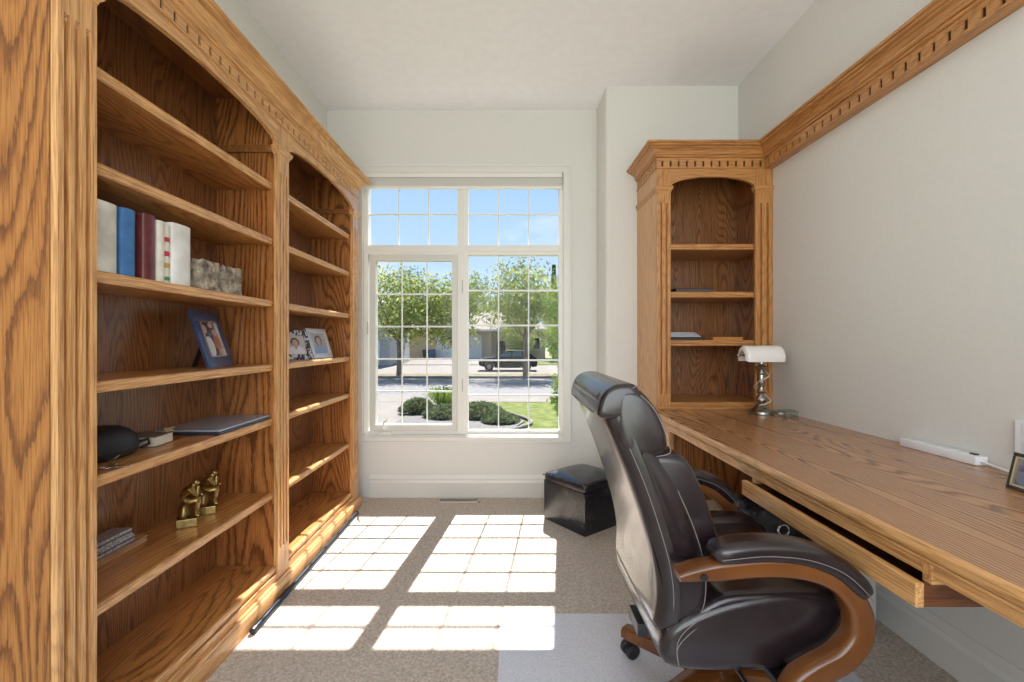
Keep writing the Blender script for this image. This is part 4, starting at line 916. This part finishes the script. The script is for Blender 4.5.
for i in range(11):
    f = i / 10; z = 0.352 + 0.15 * f; k = (1 - (2 * f - 0.75) ** 4 * 0.35) if f < 0.95 else 0.55; ring = []
    for q in range(36):
        a = 2 * PI * q / 36; c, s_ = math.cos(a), math.sin(a); j = 1 + 0.05 * math.sin(5 * a + 9 * f) + 0.035 * math.sin(11 * a - 14 * f) + rnd.uniform(-0.012, 0.012)
        ring.append((1.26 + math.copysign(abs(c) ** 0.6, c) * 0.19 * k * j, 2.03 + math.copysign(abs(s_) ** 0.6, s_) * 0.14 * k * j, z + 0.012 * math.sin(4 * a + 5 * f) * f))
    R.append(ring)
m.rings(R); m.build('body', noisy('black nylon fabric', (0.008, 0.009, 0.012), (0.02, 0.022, 0.03), 12, 0.4, 0.8, 14, bdist=0.03), bg, smooth='all')
m = MB(); m.tube(smoothpath([(1.12, 1.93, 0.47), (1.10, 1.87, 0.52), (1.22, 1.85, 0.50), (1.34, 1.86, 0.46), (1.36, 1.93, 0.45)]), 0.010, 8); m.build('strap', PLASTIC, bg, smooth='all')
m = MB(); m.tube([(1.13 + 0.022 * math.cos(a), 1.845, 0.425 + 0.022 * math.sin(a)) for a in [2 * PI * k / 16 for k in range(17)]], 0.004, 6); m.build('ring', CHROME, bg, smooth='all')

# ---------------------------------------------------------------- outdoors
GZ = -1.0
def gplane(name, poly, z, mt, t=0.03):
    m = MB(); m.prism(poly, z - t, z, 'Z'); return struct(name, m, mt)
def rect(x0, x1, y0, y1): return [(x0, y0), (x1, y0), (x1, y1), (x0, y1)]
gplane('ground', rect(-90, 90, -40, 160), GZ - 0.02, noisy('field soil and grass', (0.14, 0.18, 0.06), (0.24, 0.26, 0.10), 1.0, 0.95), 0.2)
gplane('lawn', rect(-3.0, 40, 3.9, 16.2), GZ, GRASS)
gplane('driveway', rect(-12, -3.0, 3.9, 17.0), GZ + 0.005, CONCRETE)
gplane('sidewalk', rect(-60, 60, 16.2, 18.2), GZ + 0.01, CONCRETE)
gplane('road', rect(-60, 60, 18.2, 26.6), GZ, ASPHALT)
gplane('boulevard', rect(-60, 60, 26.6, 29.2), GZ + 0.08, DRYGRASS, 0.1)
gplane('road', rect(-60, 60, 29.2, 41.0), GZ + 0.0, CONCRETE)
gplane('lawn', rect(-60, -10.6, 41.0, 54), GZ + 0.05, GRASS)
gplane('driveway', rect(-10.6, -2.6, 41.0, 55), GZ + 0.05, CONCRETE)
gplane('lawn', rect(-2.6, 60, 41.0, 54), GZ + 0.05, GRASS)
m = MB(); m.box(-60, 60, 26.45, 26.6, GZ, GZ + 0.13); struct('kerb', m, CONCRETE)
# planting bed and its concrete edging
bed = [(-3.0, 10.2), (-3.0, 15.4), (-2.3, 15.9), (-1.2, 15.4), (-0.4, 14.2), (0.25, 13.0), (0.45, 12.2), (0.2, 11.4), (-0.6, 10.4), (-1.2, 10.2)]
gplane('planting_bed', bed, GZ + 0.03, MULCH, 0.05)
m = MB(); pth = smoothpath([(-0.6, 14.6, GZ + 0.04), (-0.1, 13.6, GZ + 0.04), (0.42, 12.75, GZ + 0.04), (0.62, 12.0, GZ + 0.04), (0.35, 11.3, GZ + 0.04), (-0.4, 10.4, GZ + 0.04)]); m.tube(pth, 0.05, 8); tag(m.build('garden_edging', CONCRETE, smooth='all'), 'curved pale concrete edging around the planting bed in the front lawn', 'garden edging')

def leaves(center, radii, n, size, rnd, clumps=None, droop=0.0):
    """flat leaf blades scattered through clumps in an ellipsoid"""
    V, F = [], []
    cl = []
    for _ in range(clumps or 1):
        while True:
            p = Vector((rnd.uniform(-1, 1), rnd.uniform(-1, 1), rnd.uniform(-1, 1)))
            if p.length < 1 and (p.length > 0.25 or not clumps): break
        cl.append(p)
    for _ in range(n):
        c = rnd.choice(cl) if clumps else Vector((0, 0, 0)); s_ = 0.30 if clumps else 0.6
        p = c * (0.85 if clumps else 0) + Vector((rnd.gauss(0, s_), rnd.gauss(0, s_), rnd.gauss(0, s_ * 0.8)))
        if p.length > 1.25: continue
        q = Vector((center[0] + p.x * radii[0], center[1] + p.y * radii[1], center[2] + p.z * radii[2]))
        a = Vector((rnd.uniform(-1, 1), rnd.uniform(-1, 1), rnd.uniform(-1, 1))).normalized(); b_ = a.orthogonal().normalized(); s = size * rnd.uniform(0.6, 1.3)
        i = len(V); V += [q - a * s, q + b_ * s * 0.45, q + a * s, q - b_ * s * 0.45]; F.append((i, i + 1, i + 2, i + 3))
    return V, F
def leafobj(name, VF, mt, parent):
    V, F = VF; off = wl(parent); me = bpy.data.meshes.new(name); me.from_pydata([tuple(v_ - off) for v_ in V], [], F); me.materials.append(mt)
    o = bpy.data.objects.new(name, me); col.objects.link(o); o.parent = parent; WL[o.name] = off; return o
def tree(name, x, y, h, crown_r, seed, label, mt=LEAF, n=6000, size=0.13, base=0.3, trunk=0.14, lean=0.0, group='trees across the road', z=GZ, cat='tree', sparse=22):
    rnd = random.Random(seed); t = thing(name, label, cat, (x, y, z), 0, group)
    m = MB(); zc = z + h * (base + (1 - base) * 0.5); p0 = Vector((x, y, z)); fork = Vector((x + lean, y, z + h * base))
    m.tube(smoothpath([p0, p0.lerp(fork, 0.5) + Vector((0.03, 0, 0)), fork]), [trunk * (1.15 - 0.35 * k / 12) for k in range(13)], 10); tr_ = m.build('trunk', BARK, t, smooth='all')
    for k in range(7):
        a = 2 * PI * k / 7 + rnd.uniform(-0.3, 0.3); rr = crown_r[0] * rnd.uniform(0.45, 0.8); e_ = Vector((x + lean + rr * math.cos(a), y + rr * math.sin(a), zc + rnd.uniform(-0.1, 0.35) * h * (1 - base)))
        mid = fork.lerp(e_, 0.5) + Vector((0, 0, -0.06 * h)); m = MB(); pts = smoothpath([fork - Vector((0, 0, 0.1)), mid, e_], 5)
        m.tube(pts, [trunk * (0.55 - 0.45 * i / (len(pts) - 1)) for i in range(len(pts))], 6); m.build('branch', BARK, t, smooth='all')
    leafobj('foliage', leaves((x + lean, y, zc), (crown_r[0], crown_r[1], h * (1 - base) * 0.5), n, size, rnd, sparse), mt, t)
    return t
tree('street_tree', -6.7, 27.6, 6.6, (2.8, 2.2), 11, 'airy street tree with a short trunk on the boulevard, seen through the left window sash', n=5200, base=0.34)
tree('street_tree', 1.05, 27.4, 6.9, (2.6, 2.2), 12, 'airy street tree whose trunk stands in front of the dark car', n=5200, base=0.36)
tree('street_tree', -2.6, 28.0, 6.7, (2.1, 2.0), 13, 'airy street tree with a leaning trunk behind the window mullion', n=5000, base=0.30, lean=-0.8)
tree('street_tree', 4.6, 28.2, 6.0, (2.0, 2.0), 14, 'airy street tree at the right edge of the window view', n=3500, base=0.36)
tree('backyard_tree', -3.0, 72.0, 9.0, (5.0, 4), 21, 'broad leafy tree rising behind the middle of the beige house', n=3000, size=0.32, trunk=0.25, group='trees behind the beige house')
tree('backyard_tree', 9.5, 60.0, 9.0, (4.5, 4), 22, 'broad leafy tree at the right end of the beige house', n=3500, size=0.32, base=0.15, trunk=0.25, group='trees behind the beige house')
tree('backyard_tree', -14.5, 72.0, 8.6, (4.5, 4), 23, 'broad leafy tree behind the left garage of the beige house', n=2800, size=0.32, trunk=0.25, group='trees behind the beige house')
tree('garden_tree', 1.3, 51.5, 4.6, (1.7, 1.4), 31, 'small bushy tree in front of the beige house, above the dark car', n=2200, size=0.17, base=0.16, trunk=0.08, group='small trees in the far front gardens')
tree('garden_tree', 5.4, 49.0, 4.4, (1.8, 1.4), 32, 'small bushy tree at the right corner of the beige house', n=2200, size=0.17, base=0.12, trunk=0.08, group='small trees in the far front gardens')
# columnar conifer
t = thing('columnar_conifer', 'tall narrow dark conifer above the foliage at the right of the window', 'tree', (5.3, 52, GZ))
m = MB(); m.tube([(5.3, 52, GZ), (5.3, 52, GZ + 10.5)], [0.2, 0.03], 8); m.build('trunk', BARK, t)
rnd = random.Random(4); V, F = [], []
for _ in range(4500):
    f = rnd.random() ** 0.8; rr = 0.62 * (1 - f * 0.75); a = rnd.uniform(0, 2 * PI); d_ = rr * math.sqrt(rnd.random()); q = Vector((5.3 + d_ * math.cos(a), 52 + d_ * math.sin(a), GZ + 0.8 + f * 10.1))
    u = Vector((math.cos(a) * 0.5, math.sin(a) * 0.5, 1)).normalized(); w = u.orthogonal().normalized(); i = len(V); V += [q - u * 0.2, q + w * 0.06, q + u * 0.2, q - w * 0.06]; F.append((i, i + 1, i + 2, i + 3))
leafobj('foliage', (V, F), LEAFD, t)
# young tree close to the window on the right
t = thing('young_tree', 'young leafy tree with large bright leaves just outside the window on the right', 'tree', (1.02, 8.0, GZ))
m = MB(); m.tube(smoothpath([(0.99, 8.0, GZ), (0.94, 8.0, 0.0), (0.90, 8.0, 1.0), (0.92, 8.0, 2.3)]), [0.03 - 0.0012 * k for k in range(19)], 8); m.build('trunk', BARK, t, smooth='all')
rnd = random.Random(8); V, F = [], []
for k in range(26):
    z = -0.1 + 2.5 * k / 26; a = rnd.uniform(0, 2 * PI); Lb = rnd.uniform(0.12, 0.30) * (1.25 - 0.3 * k / 26); p0 = Vector((0.90, 8.0, z)); p1 = p0 + Vector((math.cos(a) * Lb, math.sin(a) * Lb, 0.14))
    m = MB(); m.tube([p0, p0.lerp(p1, 0.5) + Vector((0, 0, 0.03)), p1], [0.008, 0.006, 0.003], 5); m.build('branch', BARK, t)
    for _ in range(40):
        q = p0.lerp(p1, rnd.uniform(0.25, 1.1)) + Vector((rnd.gauss(0, 0.05), rnd.gauss(0, 0.05), rnd.gauss(-0.02, 0.05)))
        u = Vector((rnd.uniform(-1, 1), rnd.uniform(-1, 1), rnd.uniform(-0.8, 0.5))).normalized(); w = u.orthogonal().normalized(); s = rnd.uniform(0.03, 0.055); i = len(V)
        V += [q - u * s, q + w * s * 0.55, q + u * s, q - w * s * 0.55]; F.append((i, i + 1, i + 2, i + 3))
leafobj('foliage', (V, F), LEAFB, t)

def juniper(x, y, r, h, seed, label):
    rnd = random.Random(seed); t = thing('juniper_shrub', label, 'shrub', (x, y, GZ + 0.03), 0, 'low junipers in the planting bed')
    m = MB()
    for k in range(8):
        a = 2 * PI * k / 8; m.tube([(x, y, GZ + 0.03), (x + r * 0.4 * math.cos(a), y + r * 0.4 * math.sin(a), GZ + h * 0.6), (x + r * 0.75 * math.cos(a), y + r * 0.75 * math.sin(a), GZ + h * 0.6)], [0.02, 0.015, 0.006], 5)
    m.build('stem', BARK, t); V, F = [], []
    for _ in range(2600):
        a = rnd.uniform(0, 2 * PI); d_ = math.sqrt(rnd.random()); zz_ = h * (1 - d_ ** 2 * 0.75) * rnd.uniform(0.35, 1.08); q = Vector((x + r * d_ * math.cos(a), y + r * d_ * math.sin(a), GZ + 0.03 + zz_))
        u = Vector((math.cos(a) + rnd.gauss(0, 0.5), math.sin(a) + rnd.gauss(0, 0.5), rnd.uniform(0.1, 0.9))).normalized(); w = u.orthogonal().normalized(); s = rnd.uniform(0.04, 0.09); i = len(V)
        V += [q - u * s, q + w * s * 0.3, q + u * s, q - w * s * 0.3]; F.append((i, i + 1, i + 2, i + 3))
    leafobj('foliage', (V, F), JUNIPER, t)
juniper(-2.75, 13.7, 0.55, 0.42, 1, 'low spreading juniper at the driveway side of the planting bed')
juniper(-1.75, 13.0, 0.70, 0.34, 2, 'low spreading juniper in the middle of the bed, in front of the spiky plant')
juniper(-0.80, 13.0, 0.72, 0.40, 3, 'low spreading juniper at the back right of the planting bed')
juniper(-0.20, 12.1, 0.50, 0.24, 4, 'small low juniper beside the curved concrete edging')
t = thing('spiky_plant', 'bright yellow-green spiky plant standing up among the low junipers', 'plant', (-2.05, 14.3, GZ + 0.03)); V, F = [], []; rnd = random.Random(9)
for _ in range(260):
    a = rnd.uniform(0, 2 * PI); d_ = rnd.uniform(0.05, 0.55); h_ = rnd.uniform(0.55, 0.85); b0 = Vector((-2.05 + 0.1 * math.cos(a), 14.3 + 0.1 * math.sin(a), GZ + 0.03)); md_ = b0 + Vector((d_ * 0.9 * math.cos(a), d_ * 0.9 * math.sin(a), h_ * 0.85)); tp = b0 + Vector((d_ * 1.6 * math.cos(a), d_ * 1.6 * math.sin(a), h_ * 0.35)); w = Vector((-math.sin(a), math.cos(a), 0)) * 0.012
    i = len(V); V += [b0 - w, b0 + w, md_ + w, md_ - w, tp]; F += [(i, i + 1, i + 2, i + 3), (i + 3, i + 2, i + 4)]
leafobj('blades', (V, F), BLADE, t)

# beige house across the road
STUCCO = noisy('beige stucco', (0.46, 0.36, 0.26), (0.52, 0.42, 0.30), 6, 0.9); SHINGLE = noisy('brown shingles', (0.16, 0.13, 0.11), (0.24, 0.20, 0.17), 8, 0.9); GDOOR = mat('white garage door', (0.62, 0.62, 0.64), 0.5); WTRIM = mat('white house trim', (0.65, 0.64, 0.62), 0.5); DGLASS = mat('dark window glass', (0.03, 0.035, 0.045), 0.1)
hs = thing('house', 'beige house with white garage doors across the road behind the street trees', 'house', (-5, 58, GZ))
m = MB(); m.box(-20, 4.6, 55.4, 66, GZ, 2.55); m.box(-2.6, -2.0, 54.7, 55.4, GZ, 2.55); m.build('wall', STUCCO, hs)
m = MB(); m.hexa([(-20.8, 54.0, 2.5), (5.4, 54.0, 2.5), (5.4, 66.6, 2.5), (-20.8, 66.6, 2.5), (-16.0, 60.0, 5.0), (1.0, 60.0, 5.0), (1.0, 60.6, 5.0), (-16.0, 60.6, 5.0)]); m.build('roof', SHINGLE, hs)
m = MB(); m.box(-20.8, 5.4, 53.9, 54.02, 2.38, 2.62); m.build('fascia', WTRIM, hs)
for x0, x1 in ((-18.6, -13.9), (-8.7, -3.4)):
    m = MB()
    for k in range(4): m.box(x0, x1, 55.28, 55.42, GZ + 0.06 + k * 0.66, GZ + 0.70 + k * 0.66, 0.02)
    m.build('garage_door', GDOOR, hs)
    m = MB(); m.box(x0 - 0.15, x0, 55.25, 55.42, GZ, 1.8); m.box(x1, x1 + 0.15, 55.25, 55.42, GZ, 1.8); m.box(x0 - 0.15, x1 + 0.15, 55.25, 55.42, 1.72, 1.9); m.build('door_trim', WTRIM, hs)
m = MB(); m.box(-1.4, -0.3, 55.30, 55.42, GZ + 0.1, 1.2); m.build('entry_door', mat('dark entry door', (0.06, 0.045, 0.04), 0.4), hs)
for x0, x1 in ((0.6, 1.9), (2.5, 3.9)):
    m = MB(); m.box(x0 - 0.1, x1 + 0.1, 55.30, 55.42, 0.1, 1.7); wf = m.build('window_frame', WTRIM, hs); m = MB(); m.box(x0, x1, 55.26, 55.31, 0.2, 1.6); m.build('pane', DGLASS, wf)
# neighbour house at the left
STW = noisy('pale siding', (0.34, 0.33, 0.32), (0.40, 0.39, 0.38), 4, 0.9)
nh = thing('house', 'pale neighbouring house with a white-edged sloping roof at the left of the window view', 'house', (-16, 42, GZ))
m = MB(); m.prism([(-22, GZ), (-10.5, GZ), (-10.5, 4.0), (-16.3, 6.4), (-22, 4.0)], 40.0, 48.0, 'Y'); m.build('wall', STW, nh)
m = MB(); m.prism([(-9.6, 3.75), (-9.6, 4.0), (-16.3, 6.85), (-23, 4.0), (-23, 3.75), (-16.3, 6.55)], 39.2, 48.6, 'Y'); m.build('roof', SHINGLE, nh)
m = MB(); m.prism([(-9.5, 3.60), (-9.5, 3.95), (-16.3, 6.80), (-23.1, 3.95), (-23.1, 3.60), (-16.3, 6.40)], 39.05, 39.2, 'Y'); m.build('fascia', WTRIM, nh)
m = MB(); m.box(-15.6, -11.4, 39.9, 40.02, GZ + 0.05, 1.3, 0.02); m.build('garage_door', GDOOR, nh)
# bins
for x, c, lab in ((-10.0, (0.02, 0.06, 0.035), 'dark green wheeled bin beside the blue one at the beige house'), (-9.3, (0.05, 0.10, 0.26), 'blue wheeled bin next to the garage door of the beige house')):
    t = thing('wheeled_bin', lab, 'bin', (x, 54.6, GZ + 0.05), 0, 'wheeled bins by the beige house'); bmn = mat('bin plastic', c, 0.5); y = 54.6; z = GZ + 0.05
    m = MB(); m.hexa([(x - 0.24, y - 0.28, z + 0.05), (x + 0.24, y - 0.28, z + 0.05), (x + 0.24, y + 0.28, z + 0.05), (x - 0.24, y + 0.28, z + 0.05), (x - 0.32, y - 0.36, z + 1.0), (x + 0.32, y - 0.36, z + 1.0), (x + 0.32, y + 0.36, z + 1.0), (x - 0.32, y + 0.36, z + 1.0)]); m.build('body', bmn, t)
    m = MB(); m.box(x - 0.34, x + 0.34, y - 0.4, y + 0.38, z + 1.0, z + 1.09, 0.03); m.build('lid', bmn, t)
    for s_ in (-1, 1):
        m = MB(); m.lathe([(0.02, -0.03), (0.11, -0.03), (0.11, 0.03), (0.02, 0.03)], (x + s_ * 0.25, y + 0.25, z + 0.11), 16, 'X'); m.build('wheel', PLASTIC, t)

# parked car, nose to the left
def build_car(cx, cy):
    c = thing('parked_car', 'dark hatchback car parked on the far road with its nose to the left', 'car', (cx, cy, GZ))
    P = [(-2.12, 0.42), (-2.16, 0.62), (-2.08, 0.84), (-1.85, 0.93), (-1.15, 1.02), (-1.0, 1.04), (2.02, 1.02), (2.10, 0.95), (2.14, 0.60), (2.08, 0.34), (1.78, 0.30)]
    def arch(x0): return [(x0 + 0.38 * math.cos(a), 0.32 + 0.38 * math.sin(a)) for a in [PI * k / 8 for k in range(9)]]
    poly = P + arch(1.33) + [(0.90, 0.24), (-0.98, 0.24)] + arch(-1.40) + [(-1.80, 0.30)]
    body = mat('dark car paint', (0.025, 0.022, 0.026), 0.2, 0.3); g = mat('car window glass', (0.10, 0.13, 0.17), 0.08)
    m = MB(); m.puff([(cx + x, GZ + z) for x, z in poly], cy - 0.88, cy + 0.88, 0.06, steps=3); bo = m.build('body', body, c, smooth=45)
    gh = [(-1.05, 1.02), (-0.35, 1.42), (0.05, 1.48), (0.95, 1.48), (1.45, 1.40), (1.95, 1.02)]
    m = MB(); rings = [[(cx + x, cy + s_ * (0.80 - 0.28 * max(0, z - 1.02)), GZ + z) for x, z in gh] for s_ in (-1, 1)]; m.rings(rings); m.build('cabin', body, c, smooth=45)
    for w in ([(-0.85, 1.06), (-0.30, 1.38), (0.20, 1.42), (0.20, 1.06)], [(0.30, 1.06), (0.30, 1.42), (0.95, 1.42), (1.10, 1.06)], [(1.20, 1.06), (1.08, 1.40), (1.38, 1.34), (1.70, 1.06)]):
        for s_ in (-1, 1):
            m = MB(); rr = [[(cx + x, cy + s_ * ((0.80 - 0.28 * max(0, z - 1.02)) + d_), GZ + z) for x, z in w] for d_ in (-0.01, 0.012)]; m.rings(rr); m.build('side_window', g, c)
    m = MB(); m.hexa([(cx - 1.06, cy - 0.72, GZ + 1.045), (cx - 1.06, cy + 0.72, GZ + 1.045), (cx - 1.02, cy + 0.72, GZ + 1.03), (cx - 1.02, cy - 0.72, GZ + 1.03), (cx - 0.38, cy - 0.62, GZ + 1.42), (cx - 0.38, cy + 0.62, GZ + 1.42), (cx - 0.34, cy + 0.62, GZ + 1.41), (cx - 0.34, cy - 0.62, GZ + 1.41)]); m.build('windscreen', g, c)
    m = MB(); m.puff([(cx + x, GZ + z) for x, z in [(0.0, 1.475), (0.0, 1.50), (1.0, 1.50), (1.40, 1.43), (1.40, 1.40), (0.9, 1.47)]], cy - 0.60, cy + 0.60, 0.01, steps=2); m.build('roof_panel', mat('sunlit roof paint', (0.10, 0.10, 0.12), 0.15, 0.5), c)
    for x in (-1.40, 1.33):
        for s_ in (-1, 1):
            m = MB(); m.lathe([(0.16, -0.10), (0.30, -0.11), (0.335, -0.08), (0.335, 0.08), (0.30, 0.11), (0.16, 0.10)], (cx + x, cy + s_ * 0.78, GZ + 0.335), 24, 'Y'); wv = m.build('wheel', PLASTIC, c, smooth=40)
            m = MB(); m.lathe([(0.02, -0.09), (0.19, -0.08), (0.20, 0.0), (0.19, 0.08), (0.02, 0.09)], (cx + x, cy + s_ * 0.80, GZ + 0.335), 16, 'Y'); m.build('hubcap', mat('grey alloy', (0.25, 0.25, 0.26), 0.35, 0.6), wv, smooth=40)
    for s_ in (-1, 1):
        m = MB(); m.ellipsoid((cx - 2.02, cy + s_ * 0.62, GZ + 0.74), (0.10, 0.18, 0.08)); m.build('headlight', mat('lamp lens', (0.5, 0.52, 0.55), 0.1), c, smooth='all')
        m = MB(); m.box(cx + 2.06, cx + 2.15, cy + s_ * 0.62 - 0.14, cy + s_ * 0.62 + 0.14, GZ + 0.74, GZ + 0.90, 0.02); m.build('tail_light', mat('red lens', (0.35, 0.02, 0.02), 0.2), c)
        m = MB(); m.box(cx - 0.85, cx - 0.70, cy + s_ * 0.92 - 0.07, cy + s_ * 0.92 + 0.07, GZ + 1.02, GZ + 1.14, 0.02); m.build('mirror', body, c)
build_car(0.02, 33.6)
